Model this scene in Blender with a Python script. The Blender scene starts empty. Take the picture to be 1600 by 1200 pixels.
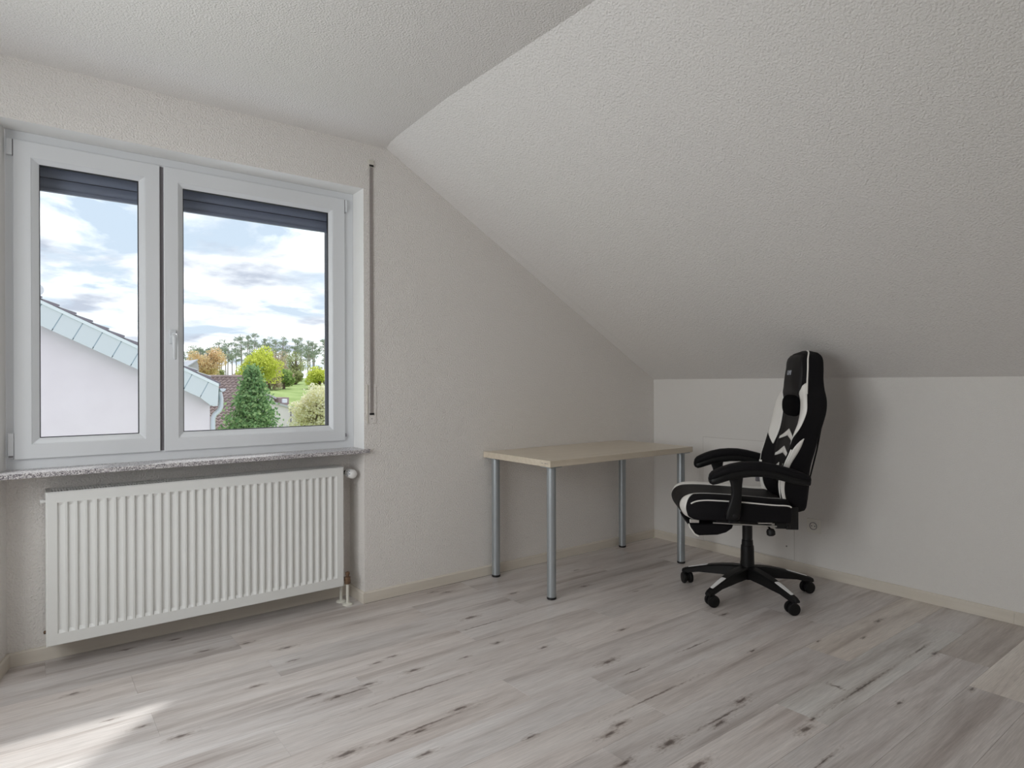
import bpy, math, random
from math import sin, cos, pi, radians, sqrt
from mathutils import Vector, Matrix, noise as mnoise

SC = bpy.context.scene
COL = SC.collection

# ------------------------------------------------------------------ camera, sky, sun, exposure
cam_d = bpy.data.cameras.new('camera')
cam = bpy.data.objects.new('camera', cam_d)
COL.objects.link(cam)
SC.camera = cam
cam_d.sensor_width = 36.0
cam_d.lens = 991.05 * 36.0 / 1600.0
cam_d.clip_start = 0.05
cam_d.clip_end = 2000
_R = Vector((0.791904, -0.61064, -0.002699))
_U = Vector((0.002894, -0.000667, 0.999996))
_F = Vector((0.610639, 0.791908, -0.001239))
cam.matrix_world = Matrix(((_R.x, _U.x, -_F.x, -3.69289), (_R.y, _U.y, -_F.y, -3.07347),
                           (_R.z, _U.z, -_F.z, 1.13756), (0, 0, 0, 1)))

SC.view_settings.view_transform = 'Standard'
SC.view_settings.look = 'None'
SC.view_settings.gamma = 1.0
SC.view_settings.use_curve_mapping = False
SC.view_settings.exposure = 0.0
SC.cycles.max_bounces = 16
SC.cycles.diffuse_bounces = 10
SC.cycles.glossy_bounces = 4
SC.cycles.transparent_max_bounces = 16

SKY_STRENGTH = 1.0
SUN_STRENGTH = 3.2
ROOM_FILL = 53.0  # strength of the fill lamp added beyond the left wall

world = bpy.data.worlds.new('sky')
SC.world = world
world.use_nodes = True


def sky():
    nt = world.node_tree
    N, L = nt.nodes, nt.links
    N.clear()
    out = N.new('ShaderNodeOutputWorld')
    bg = N.new('ShaderNodeBackground')
    bg.inputs['Strength'].default_value = SKY_STRENGTH
    tc = N.new('ShaderNodeTexCoord')
    sep = N.new('ShaderNodeSeparateXYZ')
    L.new(tc.outputs['Generated'], sep.inputs[0])
    zz = N.new('ShaderNodeMath'); zz.operation = 'MAXIMUM'
    L.new(sep.outputs['Z'], zz.inputs[0]); zz.inputs[1].default_value = 0.0
    za = N.new('ShaderNodeMath'); za.operation = 'ADD'
    L.new(zz.outputs[0], za.inputs[0]); za.inputs[1].default_value = 0.16
    dx = N.new('ShaderNodeMath'); dx.operation = 'DIVIDE'
    dy = N.new('ShaderNodeMath'); dy.operation = 'DIVIDE'
    L.new(sep.outputs['X'], dx.inputs[0]); L.new(za.outputs[0], dx.inputs[1])
    L.new(sep.outputs['Y'], dy.inputs[0]); L.new(za.outputs[0], dy.inputs[1])
    cmb = N.new('ShaderNodeCombineXYZ')
    L.new(dx.outputs[0], cmb.inputs[0]); L.new(dy.outputs[0], cmb.inputs[1])
    mp = N.new('ShaderNodeMapping')
    mp.inputs['Location'].default_value = (3.1, 0.4, 0)
    L.new(cmb.outputs[0], mp.inputs[0])
    n1 = N.new('ShaderNodeTexNoise')
    n1.inputs['Scale'].default_value = 1.9
    n1.inputs['Detail'].default_value = 8
    n1.inputs['Roughness'].default_value = 0.55
    n1.inputs['Distortion'].default_value = 0.4
    L.new(mp.outputs[0], n1.inputs['Vector'])
    # cloud cover
    cov = N.new('ShaderNodeValToRGB')
    cov.color_ramp.elements[0].position = 0.40
    cov.color_ramp.elements[1].position = 0.53
    L.new(n1.outputs['Fac'], cov.inputs[0])
    # grey cloud bases
    n2 = N.new('ShaderNodeTexNoise')
    n2.inputs['Scale'].default_value = 2.3
    n2.inputs['Detail'].default_value = 6
    n2.inputs['Roughness'].default_value = 0.5
    mp2 = N.new('ShaderNodeMapping')
    mp2.inputs['Location'].default_value = (7.7, 2.3, 1.0)
    L.new(cmb.outputs[0], mp2.inputs[0])
    L.new(mp2.outputs[0], n2.inputs['Vector'])
    shade = N.new('ShaderNodeValToRGB')
    shade.color_ramp.elements[0].position = 0.38
    shade.color_ramp.elements[0].color = (0.64, 0.69, 0.81, 1)
    shade.color_ramp.elements[1].position = 0.60
    shade.color_ramp.elements[1].color = (1.75, 1.75, 1.77, 1)
    L.new(n2.outputs['Fac'], shade.inputs[0])
    # blue sky, paler to the horizon
    blue = N.new('ShaderNodeValToRGB')
    blue.color_ramp.elements[0].position = 0.0
    blue.color_ramp.elements[0].color = (0.76, 0.87, 1.0, 1)
    blue.color_ramp.elements[1].position = 0.8
    blue.color_ramp.elements[1].color = (0.58, 0.76, 1.0, 1)
    L.new(zz.outputs[0], blue.inputs[0])
    mix = N.new('ShaderNodeMix'); mix.data_type = 'RGBA'
    L.new(cov.outputs[0], mix.inputs['Factor'])
    L.new(blue.outputs[0], mix.inputs[6]); L.new(shade.outputs[0], mix.inputs[7])
    L.new(mix.outputs[2], bg.inputs['Color'])
    L.new(bg.outputs[0], out.inputs[0])


sky()

sun_d = bpy.data.lights.new('sun', 'SUN')
sun_d.energy = SUN_STRENGTH
sun_d.color = (1.0, 0.97, 0.93)
sun_d.angle = radians(2.2)
sun = bpy.data.objects.new('sun', sun_d)
COL.objects.link(sun)
_el = radians(48.6)
_trav = Vector((-0.724 * cos(_el), -0.690 * cos(_el), -sin(_el)))
sun.rotation_euler = _trav.to_track_quat('-Z', 'Y').to_euler()
sun.location = (3, 4, 6)

# fill light added to brighten the room, outside a made-up left wall window, unseen
rl_d = bpy.data.lights.new('added_room_fill', 'AREA')
rl_d.shape = 'RECTANGLE'
rl_d.size = 1.9
rl_d.size_y = 1.6
rl_d.energy = ROOM_FILL
rl_d.color = (1.0, 0.978, 0.96)
rl = bpy.data.objects.new('added_room_fill', rl_d)
COL.objects.link(rl)
rl.location = (-4.80, -1.50, 1.50)
rl.rotation_euler = Vector((1, 0, -0.45)).to_track_quat('-Z', 'Y').to_euler()


# ------------------------------------------------------------------ materials
def mat(name, color, rough=0.5, metal=0.0, spec=0.5, coat=0.0, sheen=0.0):
    m = bpy.data.materials.new(name)
    m.use_nodes = True
    b = m.node_tree.nodes['Principled BSDF']
    b.inputs['Base Color'].default_value = (*color, 1)
    b.inputs['Roughness'].default_value = rough
    b.inputs['Metallic'].default_value = metal
    b.inputs['Specular IOR Level'].default_value = spec
    b.inputs['Coat Weight'].default_value = coat
    b.inputs['Sheen Weight'].default_value = sheen
    return m


def add_noise(m, scale, lo, hi, bump=0.0, bscale=None, vec=None, detail=4, dist=0.002, coord='Object'):
    """colour variation between lo and hi plus fine relief"""
    nt = m.node_tree
    N, L = nt.nodes, nt.links
    b = N['Principled BSDF']
    tc = N.new('ShaderNodeTexCoord')
    mp = N.new('ShaderNodeMapping')
    if vec:
        mp.inputs['Scale'].default_value = vec
    L.new(tc.outputs[coord], mp.inputs[0])
    if lo is not None:
        n = N.new('ShaderNodeTexNoise')
        n.inputs['Scale'].default_value = scale
        n.inputs['Detail'].default_value = detail
        L.new(mp.outputs[0], n.inputs['Vector'])
        r = N.new('ShaderNodeValToRGB')
        r.color_ramp.elements[0].position = 0.35
        r.color_ramp.elements[0].color = (*lo, 1)
        r.color_ramp.elements[1].position = 0.65
        r.color_ramp.elements[1].color = (*hi, 1)
        L.new(n.outputs['Fac'], r.inputs[0])
        L.new(r.outputs[0], b.inputs['Base Color'])
    if bump:
        n2 = N.new('ShaderNodeTexNoise')
        n2.inputs['Scale'].default_value = bscale or scale
        n2.inputs['Detail'].default_value = 3
        L.new(mp.outputs[0], n2.inputs['Vector'])
        bp = N.new('ShaderNodeBump')
        bp.inputs['Strength'].default_value = bump
        n2.inputs['Detail'].default_value = 1.5
        bp.inputs['Distance'].default_value = dist
        L.new(n2.outputs['Fac'], bp.inputs['Height'])
        L.new(bp.outputs[0], b.inputs['Normal'])
    return m


WALLC = (0.80, 0.772, 0.745)
M = {}
M['wall'] = add_noise(mat('textured_wallpaper', WALLC, 0.9, spec=0.2), 3, None, None, 1.0, 140, detail=3, dist=0.006)
M['slope'] = add_noise(mat('ceiling_wallpaper', (0.785, 0.77, 0.757), 0.9, spec=0.2), 3, None, None, 0.85, 135, dist=0.005)
M['knee'] = add_noise(mat('fine_wallpaper', (0.775, 0.757, 0.735), 0.9, spec=0.2), 3, None, None, 0.7, 220, dist=0.004)
M['reveal'] = add_noise(mat('smooth_reveal_paint', (0.80, 0.80, 0.79), 0.7, spec=0.3), 3, None, None, 0.15, 60)
M['hatch'] = add_noise(mat('hatch_paint', (0.775, 0.757, 0.735), 0.75, spec=0.3), 3, None, None, 0.2, 150)
M['base'] = add_noise(mat('cream_skirting', (0.69, 0.64, 0.565), 0.55), 6, (0.665, 0.615, 0.54), (0.71, 0.66, 0.585), vec=(0.4, 0.4, 6))
M['pvc'] = mat('white_window_plastic', (0.715, 0.735, 0.76), 0.32)
M['seal'] = mat('dark_rubber_seal', (0.02, 0.02, 0.025), 0.6)
M['shadowgap'] = mat('grey_seal_strip', (0.16, 0.15, 0.16), 0.7)
M['handle'] = mat('white_handle_enamel', (0.62, 0.645, 0.67), 0.25)
M['radiator'] = mat('white_radiator_enamel', (0.79, 0.80, 0.785), 0.28)
M['raddark'] = mat('radiator_inside', (0.10, 0.10, 0.10), 0.7)
M['valve'] = mat('white_plastic', (0.80, 0.80, 0.79), 0.35)
M['blueprint'] = mat('blue_grey_print', (0.16, 0.19, 0.27), 0.5)
M['bronze'] = add_noise(mat('old_bronze_fitting', (0.16, 0.10, 0.065), 0.5, metal=0.5), 40, (0.11, 0.07, 0.05), (0.24, 0.15, 0.09))
M['pipe'] = mat('cream_pipe_paint', (0.74, 0.73, 0.66), 0.35)
M['shutter'] = mat('anthracite_shutter', (0.17, 0.185, 0.255), 0.55)
M['shutteredge'] = mat('anthracite_guide', (0.02, 0.022, 0.035), 0.5)
M['belt'] = add_noise(mat('grey_belt_weave', (0.31, 0.28, 0.265), 0.85), 60, (0.28, 0.25, 0.24), (0.34, 0.31, 0.295), vec=(1, 1, 14))
M['plate'] = mat('cream_plastic', (0.66, 0.63, 0.57), 0.45)
M['darkslot'] = mat('dark_slot', (0.01, 0.01, 0.01), 0.8)
M['screw'] = mat('dull_screw_steel', (0.25, 0.24, 0.22), 0.4, metal=0.9)
M['socket'] = mat('white_socket_plastic', (0.76, 0.74, 0.69), 0.35)
M['tabletop'] = add_noise(mat('beige_wood_laminate', (0.66, 0.585, 0.475), 0.30), 5, (0.625, 0.55, 0.44), (0.69, 0.615, 0.505), vec=(0.6, 9, 9), bump=0.05, bscale=30)
M['legsteel'] = mat('silver_lacquered_steel', (0.42, 0.455, 0.48), 0.38, metal=0.65)
M['blackrubber'] = mat('black_plastic_foot', (0.012, 0.012, 0.012), 0.5)
M['fabric'] = add_noise(mat('black_fabric', (0.006, 0.0055, 0.007), 0.7, spec=0.2), 220, None, None, 0.25, 600, dist=0.001)
M['panel'] = add_noise(mat('charcoal_seat_leather', (0.013, 0.012, 0.013), 0.55, spec=0.25), 220, None, None, 0.2, 300, dist=0.001)
M['plush'] = mat('black_plush', (0.002, 0.002, 0.0025), 0.9, spec=0.1)
M['white'] = mat('white_synthetic_leather', (0.90, 0.885, 0.85), 0.45)
M['plastic'] = add_noise(mat('black_plastic', (0.006, 0.006, 0.0065), 0.45, spec=0.3), 100, None, None, 0.15, 500, dist=0.001)
M['capwhite'] = mat('pale_grey_cap', (0.85, 0.85, 0.85), 0.4)
M['chrome'] = mat('bright_steel', (0.72, 0.71, 0.69), 0.28, metal=0.9)
M['blacksteel'] = mat('black_steel', (0.010, 0.010, 0.011), 0.45, metal=0.2)
M['logo'] = mat('grey_embroidery', (0.45, 0.48, 0.53), 0.7)
M['tag'] = mat('grey_label_tag', (0.20, 0.19, 0.21), 0.7)


def granite():
    m = mat('speckled_granite', (0.5, 0.5, 0.5), 0.30, spec=0.9)
    nt = m.node_tree
    N, L = nt.nodes, nt.links
    b = N['Principled BSDF']
    tc = N.new('ShaderNodeTexCoord')
    v = N.new('ShaderNodeTexVoronoi'); v.inputs['Scale'].default_value = 300
    L.new(tc.outputs['Object'], v.inputs['Vector'])
    n = N.new('ShaderNodeTexNoise'); n.inputs['Scale'].default_value = 210; n.inputs['Detail'].default_value = 3
    L.new(tc.outputs['Object'], n.inputs['Vector'])
    mx = N.new('ShaderNodeMix'); mx.data_type = 'RGBA'
    mx.inputs['Factor'].default_value = 0.5
    L.new(v.outputs['Color'], mx.inputs[6]); L.new(n.outputs['Fac'], mx.inputs[7])
    bw = N.new('ShaderNodeRGBToBW'); L.new(mx.outputs[2], bw.inputs[0])
    r = N.new('ShaderNodeValToRGB')
    e = r.color_ramp.elements
    e[0].position = 0.38; e[0].color = (0.15, 0.137, 0.155, 1)
    e[1].position = 0.62; e[1].color = (0.72, 0.70, 0.705, 1)
    a = e.new(0.48); a.color = (0.44, 0.42, 0.43, 1)
    L.new(bw.outputs[0], r.inputs[0])
    L.new(r.outputs[0], b.inputs['Base Color'])
    return m


M['granite'] = granite()


def glass():
    m = bpy.data.materials.new('clear_window_glass')
    m.use_nodes = True
    N, L = m.node_tree.nodes, m.node_tree.links
    N.clear()
    o = N.new('ShaderNodeOutputMaterial')
    t = N.new('ShaderNodeBsdfTransparent'); t.inputs[0].default_value = (0.97, 0.985, 0.985, 1)
    g = N.new('ShaderNodeBsdfGlossy'); g.inputs['Roughness'].default_value = 0.0
    g.inputs[0].default_value = (1, 1, 1, 1)
    lw = N.new('ShaderNodeLayerWeight'); lw.inputs['Blend'].default_value = 0.5
    pw = N.new('ShaderNodeMath'); pw.operation = 'POWER'; pw.inputs[1].default_value = 5.0
    L.new(lw.outputs['Facing'], pw.inputs[0])
    f = N.new('ShaderNodeMath'); f.operation = 'MULTIPLY_ADD'; f.inputs[1].default_value = 0.6; f.inputs[2].default_value = 0.012
    L.new(pw.outputs[0], f.inputs[0])
    mx = N.new('ShaderNodeMixShader')
    L.new(f.outputs[0], mx.inputs[0]); L.new(t.outputs[0], mx.inputs[1]); L.new(g.outputs[0], mx.inputs[2])
    L.new(mx.outputs[0], o.inputs[0])
    return m


M['glass'] = glass()

# knots and cracks of the floor: x, y, size class
KNOTS = [(-3.082, -0.132, 3), (-2.920, -0.157, 3), (-2.797, -0.313, 3), (-2.818, -0.456, 2), (-3.001, -0.593, 2.5), (-2.853, -0.802, 2.5),
         (-2.796, -0.859, 3), (-2.660, -0.840, 2.5), (-2.550, -0.689, 2), (-2.480, -0.674, 2), (-2.470, -0.843, 3), (-2.907, -1.218, 4),
         (-2.757, -1.235, 2), (-2.672, -1.245, 2.5), (-2.717, -1.368, 2.5), (-2.054, -0.834, 2), (-2.241, -0.868, 2), (-1.922, -0.997, 1.5),
         (-1.806, -1.262, 4), (-2.485, -1.204, 3), (-2.402, -1.493, 2), (-2.118, -1.617, 3), (-2.192, -1.638, 3), (-2.081, -1.789, 4),
         (-2.268, -1.776, 3), (-2.108, -1.917, 4), (-0.930, -1.687, 1.5), (-1.248, -1.565, 2), (-1.663, -1.777, 3), (-1.852, -1.819, 3),
         (-0.467, -1.744, 3), (-0.727, -1.792, 2), (-0.668, -2.050, 3), (-1.234, -1.997, 2.5), (-1.238, -2.131, 2), (-0.913, -2.253, 2),
         (-1.667, -2.013, 3.5), (-1.586, -1.996, 2), (-0.972, -1.242, 2.5), (-1.928, -0.068, 2), (-1.863, -0.118, 3), (-1.593, -0.357, 3),
         (-1.208, -0.508, 3), (-1.035, -0.258, 2), (-1.971, -0.509, 4), (-2.050, -0.828, 2), (-1.917, -0.992, 2), (-1.510, -1.068, 2.5),
         (-1.049, -0.744, 1.5), (-3.158, 0.082, 2.5), (-3.348, 0.093, 2.5), (-3.549, -0.241, 2.5), (-3.463, -0.538, 1.5), (-3.382, -0.652, 2.5),
         (-3.291, -0.796, 3)]
CRACKS = [(-2.665, -0.990, -2.415, -0.999), (-2.762, -1.231, -2.553, -1.222), (-1.990, -1.562, -1.745, -1.567), (-1.831, -1.380, -1.738, -1.389),
          (-1.462, -1.381, -1.335, -1.387), (-1.914, -1.801, -1.703, -1.798), (-1.350, -1.992, -1.078, -2.002), (-0.731, -2.001, -0.595, -1.991),
          (-1.282, -1.909, -1.292, -1.959), (-1.840, -2.137, -1.738, -2.135), (-2.095, -0.620, -1.867, -0.627), (-2.796, -0.859, -2.675, -0.861)]


def floor_mat():
    m = mat('greige_oak_plank', (0.42, 0.39, 0.36), 0.36, spec=0.5)
    nt = m.node_tree
    N, L = nt.nodes, nt.links
    b = N['Principled BSDF']
    geo = N.new('ShaderNodeNewGeometry')
    oi = N.new('ShaderNodeObjectInfo')
    off = N.new('ShaderNodeVectorMath'); off.operation = 'SCALE'
    off.inputs[0].default_value = (37.0, 11.0, 5.0)
    L.new(oi.outputs['Random'], off.inputs['Scale'])
    add = N.new('ShaderNodeVectorMath'); add.operation = 'ADD'
    L.new(geo.outputs['Position'], add.inputs[0]); L.new(off.outputs[0], add.inputs[1])

    def nz(scale, detail, rough, dist=0.0, sc=1.0):
        mp = N.new('ShaderNodeMapping'); mp.inputs['Scale'].default_value = scale
        L.new(add.outputs[0], mp.inputs[0])
        n = N.new('ShaderNodeTexNoise')
        n.inputs['Scale'].default_value = sc
        n.inputs['Detail'].default_value = detail
        n.inputs['Roughness'].default_value = rough
        n.inputs['Distortion'].default_value = dist
        L.new(mp.outputs[0], n.inputs['Vector'])
        return n
    fine = nz((9, 170, 1), 5, 0.62, 0.4)
    band = nz((1.1, 13, 1), 4, 0.55, 0.6)
    pores = nz((14, 420, 1), 2, 0.5)
    blot = nz((0.9, 3.2, 1), 3, 0.5, 0.3)
    r1 = N.new('ShaderNodeValToRGB')
    e = r1.color_ramp.elements
    e[0].position = 0.27; e[0].color = (0.400, 0.348, 0.325, 1)
    e[1].position = 0.68; e[1].color = (0.690, 0.652, 0.635, 1)
    k = e.new(0.47); k.color = (0.610, 0.563, 0.542, 1)
    L.new(band.outputs['Fac'], r1.inputs[0])

    def mul(a, fac_out, lo, hi, p0, p1):
        r = N.new('ShaderNodeMapRange')
        r.inputs[1].default_value = p0; r.inputs[2].default_value = p1
        r.inputs[3].default_value = lo; r.inputs[4].default_value = hi
        L.new(fac_out, r.inputs[0])
        v = N.new('ShaderNodeVectorMath'); v.operation = 'SCALE'
        L.new(a, v.inputs[0]); L.new(r.outputs[0], v.inputs['Scale'])
        return v.outputs[0]
    c = mul(r1.outputs[0], fine.outputs['Fac'], 0.88, 1.10, 0.3, 0.7)
    c = mul(c, pores.outputs['Fac'], 0.90, 1.07, 0.3, 0.7)
    c = mul(c, blot.outputs['Fac'], 0.90, 1.08, 0.32, 0.68)
    tint = N.new('ShaderNodeMix'); tint.data_type = 'RGBA'; tint.blend_type = 'MULTIPLY'
    tint.inputs['Factor'].default_value = 1.0
    L.new(c, tint.inputs[6]); L.new(oi.outputs['Color'], tint.inputs[7])
    # knots: soft dark ellipses along the grain with a darker core, wobbled by noise
    wob = N.new('ShaderNodeTexNoise'); wob.inputs['Scale'].default_value = 38; wob.inputs['Detail'].default_value = 2
    L.new(geo.outputs['Position'], wob.inputs['Vector'])
    wv = N.new('ShaderNodeVectorMath'); wv.operation = 'SUBTRACT'
    L.new(wob.outputs['Color'], wv.inputs[0]); wv.inputs[1].default_value = (0.5, 0.5, 0.5)
    ws = N.new('ShaderNodeVectorMath'); ws.operation = 'MULTIPLY'
    L.new(wv.outputs[0], ws.inputs[0]); ws.inputs[1].default_value = (0.030, 0.007, 0)
    pw = N.new('ShaderNodeVectorMath'); pw.operation = 'ADD'
    L.new(geo.outputs['Position'], pw.inputs[0]); L.new(ws.outputs[0], pw.inputs[1])
    last = None

    def ell(cx, cy, ax, ay):
        s = N.new('ShaderNodeVectorMath'); s.operation = 'SUBTRACT'
        L.new(pw.outputs[0], s.inputs[0]); s.inputs[1].default_value = (cx, cy, 0)
        q = N.new('ShaderNodeVectorMath'); q.operation = 'MULTIPLY'
        L.new(s.outputs[0], q.inputs[0]); q.inputs[1].default_value = (1 / ax, 1 / ay, 0)
        d = N.new('ShaderNodeVectorMath'); d.operation = 'LENGTH'
        L.new(q.outputs[0], d.inputs[0])
        return d.outputs['Value']
    for (x, y, s) in KNOTS:
        d = ell(x, y, 0.0088 * s, 0.0025 * s)
        if last is None:
            last = d
        else:
            mn = N.new('ShaderNodeMath'); mn.operation = 'MINIMUM'
            L.new(last, mn.inputs[0]); L.new(d, mn.inputs[1]); last = mn.outputs[0]
    for (x0, y0, x1, y1) in CRACKS:
        hx = max(abs(x1 - x0) / 2, 0.006); hy = max(abs(y1 - y0) / 2, 0.0042)
        d = ell((x0 + x1) / 2, (y0 + y1) / 2, hx * 1.0, hy * 0.75)
        mn = N.new('ShaderNodeMath'); mn.operation = 'MINIMUM'
        L.new(last, mn.inputs[0]); L.new(d, mn.inputs[1]); last = mn.outputs[0]
    kr = N.new('ShaderNodeValToRGB')
    e = kr.color_ramp.elements
    e[0].position = 0.0; e[0].color = (0.20, 0.175, 0.165, 1)
    e[1].position = 1.0; e[1].color = (1, 1, 1, 1)
    a = e.new(0.22); a.color = (0.30, 0.265, 0.25, 1)
    a = e.new(0.45); a.color = (0.74, 0.71, 0.69, 1)
    mpk = N.new('ShaderNodeMapping'); mpk.inputs['Scale'].default_value = (1.0, 3.0, 1.0)
    L.new(geo.outputs['Position'], mpk.inputs[0])
    nk = N.new('ShaderNodeTexNoise'); nk.inputs['Scale'].default_value = 45; nk.inputs['Detail'].default_value = 3
    L.new(mpk.outputs[0], nk.inputs['Vector'])
    rk = N.new('ShaderNodeMapRange'); rk.inputs[1].default_value = 0.3; rk.inputs[2].default_value = 0.7
    rk.inputs[3].default_value = 0.20; rk.inputs[4].default_value = 0.62
    L.new(nk.outputs['Fac'], rk.inputs[0])
    half = N.new('ShaderNodeMath'); half.operation = 'MULTIPLY'
    L.new(last, half.inputs[0]); L.new(rk.outputs[0], half.inputs[1])
    L.new(half.outputs[0], kr.inputs[0])
    fin = N.new('ShaderNodeMix'); fin.data_type = 'RGBA'; fin.blend_type = 'MULTIPLY'
    fin.inputs['Factor'].default_value = 1.0
    L.new(tint.outputs[2], fin.inputs[6]); L.new(kr.outputs[0], fin.inputs[7])
    L.new(fin.outputs[2], b.inputs['Base Color'])
    bp = N.new('ShaderNodeBump'); bp.inputs['Strength'].default_value = 0.10; bp.inputs['Distance'].default_value = 0.001
    L.new(fine.outputs['Fac'], bp.inputs['Height'])
    L.new(bp.outputs[0], b.inputs['Normal'])
    return m


M['floor'] = floor_mat()
M['subfloor'] = mat('dark_underlay', (0.05, 0.045, 0.04), 0.9)


def leaf_mat(name, c1, c2, scale=1.6, trans=0.35):
    m = bpy.data.materials.new(name)
    m.use_nodes = True
    N, L = m.node_tree.nodes, m.node_tree.links
    N.clear()
    o = N.new('ShaderNodeOutputMaterial')
    geo = N.new('ShaderNodeNewGeometry')
    r = N.new('ShaderNodeValToRGB')
    r.color_ramp.elements[0].position = 0.0; r.color_ramp.elements[0].color = (*c1, 1)
    r.color_ramp.elements[1].position = 1.0; r.color_ramp.elements[1].color = (*c2, 1)
    L.new(geo.outputs['Random Per Island'], r.inputs[0])
    d = N.new('ShaderNodeBsdfDiffuse'); t = N.new('ShaderNodeBsdfTranslucent')
    L.new(r.outputs[0], d.inputs[0]); L.new(r.outputs[0], t.inputs[0])
    mx = N.new('ShaderNodeMixShader'); mx.inputs[0].default_value = trans
    L.new(d.outputs[0], mx.inputs[1]); L.new(t.outputs[0], mx.inputs[2])
    L.new(mx.outputs[0], o.inputs[0])
    return m


# ------------------------------------------------------------------ mesh helpers
class MB:
    def __init__(s):
        s.v = []; s.f = []; s.mi = []; s.cur = 0

    def add(s, vs, fs):
        o = len(s.v)
        s.v += [tuple(p) for p in vs]
        s.f += [tuple(i + o for i in f) for f in fs]
        s.mi += [s.cur] * len(fs)
        return s

    def box(s, lo, hi):
        (a, b, c), (d, e, f) = lo, hi
        vs = [(a, b, c), (d, b, c), (d, e, c), (a, e, c), (a, b, f), (d, b, f), (d, e, f), (a, e, f)]
        fs = [(0, 3, 2, 1), (4, 5, 6, 7), (0, 1, 5, 4), (1, 2, 6, 5), (2, 3, 7, 6), (3, 0, 4, 7)]
        return s.add(vs, fs)

    def loft(s, secs, closed=True, caps=True):
        n = len(secs[0]); vs = [p for q in secs for p in q]; fs = []
        for i in range(len(secs) - 1):
            for j in range(n if closed else n - 1):
                k = (j + 1) % n
                fs.append((i * n + j, i * n + k, (i + 1) * n + k, (i + 1) * n + j))
        if caps and closed:
            fs.append(tuple(reversed(range(n))))
            fs.append(tuple(range((len(secs) - 1) * n, len(secs) * n)))
        return s.add(vs, fs)

    def tube(s, path, r, seg=10, caps=True):
        P = [Vector(p) for p in path]; secs = []
        rr = r if isinstance(r, (list, tuple)) else [r] * len(P)
        up = None
        for i, p in enumerate(P):
            a = P[max(i - 1, 0)]; b = P[min(i + 1, len(P) - 1)]
            t = (b - a).normalized()
            if up is None:
                h = Vector((0, 0, 1)) if abs(t.z) < 0.9 else Vector((1, 0, 0))
                up = (h - t * h.dot(t)).normalized()
            else:
                up = (up - t * up.dot(t)).normalized()
            w = t.cross(up)
            secs.append([p + (up * cos(2 * pi * k / seg) + w * sin(2 * pi * k / seg)) * rr[i] for k in range(seg)])
        return s.loft(secs, True, caps)

    def lathe(s, prof, org=(0, 0, 0), axis=(0, 0, 1), seg=20, caps=True):
        t = Vector(axis).normalized()
        h = Vector((0, 0, 1)) if abs(t.z) < 0.9 else Vector((1, 0, 0))
        u = (h - t * h.dot(t)).normalized(); w = t.cross(u); o = Vector(org)
        secs = [[o + t * a + (u * cos(2 * pi * k / seg) + w * sin(2 * pi * k / seg)) * max(r, 1e-5) for k in range(seg)] for (r, a) in prof]
        return s.loft(secs, True, caps)

    def ring(s, o, i, yo, yi, yb):
        """rectangular frame in the xz plane: o, i = (x0, z0, x1, z1); front at yo (outer) and yi (inner edge), back at yb"""
        def c(q, y):
            return [(q[0], y, q[1]), (q[2], y, q[1]), (q[2], y, q[3]), (q[0], y, q[3])]
        vs = c(o, yo) + c(i, yi) + c(i, yb) + c(o, yb)
        fs = []
        for a, b in ((0, 4), (4, 8), (8, 12), (12, 0)):
            for k in range(4):
                l = (k + 1) % 4
                fs.append((a + k, a + l, b + l, b + k))
        return s.add(vs, fs)

    def ball(s, c, r, seg=16, rings=10):
        c = Vector(c)
        r = Vector((r, r, r)) if isinstance(r, (int, float)) else Vector(r)
        secs = []
        for i in range(rings + 1):
            th = -pi / 2 + pi * i / rings
            q = max(cos(th), 1e-4)
            secs.append([(c.x + r.x * q * cos(2 * pi * k / seg), c.y + r.y * q * sin(2 * pi * k / seg), c.z + r.z * sin(th)) for k in range(seg)])
        return s.loft(secs)

    def build(s, name, m, parent=None, smooth=None, bevel=0.0, seg=2, solid=0.0, fix=True):
        me = bpy.data.meshes.new(name)
        me.from_pydata(s.v, [], s.f)
        ms = m if isinstance(m, (list, tuple)) else [m]
        for q in ms:
            me.materials.append(q)
        if len(ms) > 1:
            me.polygons.foreach_set('material_index', s.mi)
        if fix:
            import bmesh
            bm = bmesh.new(); bm.from_mesh(me)
            bmesh.ops.recalc_face_normals(bm, faces=bm.faces)
            bm.to_mesh(me); bm.free()
        if smooth is not None:
            me.shade_smooth()
            me.set_sharp_from_angle(angle=radians(smooth))
        me.update()
        o = bpy.data.objects.new(name, me)
        COL.objects.link(o)
        if parent:
            o.parent = parent
        if solid:
            q = o.modifiers.new('thickness', 'SOLIDIFY'); q.thickness = solid; q.offset = -1
        if bevel:
            q = o.modifiers.new('bevel', 'BEVEL'); q.width = bevel; q.segments = seg; q.limit_method = 'ANGLE'
            q.angle_limit = radians(40)
        return o


def empty(name, loc=(0, 0, 0), rz=0.0, parent=None):
    o = bpy.data.objects.new(name, None)
    COL.objects.link(o)
    o.location = loc; o.rotation_euler = (0, 0, rz)
    o.empty_display_size = 0.1
    if parent:
        o.parent = parent
    return o


def tag(o, label, cat, group=None, kind=None):
    o['label'] = label; o['category'] = cat
    if group:
        o['group'] = group
    if kind:
        o['kind'] = kind
    return o


def struct(o):
    o['kind'] = 'structure'
    return o


def twin(o, parent, loc=None, rz=None):
    c = o.copy(); COL.objects.link(c); c.parent = parent
    if loc is not None:
        c.location = loc
    if rz is not None:
        c.rotation_euler = (0, 0, rz)
    return c


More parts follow.
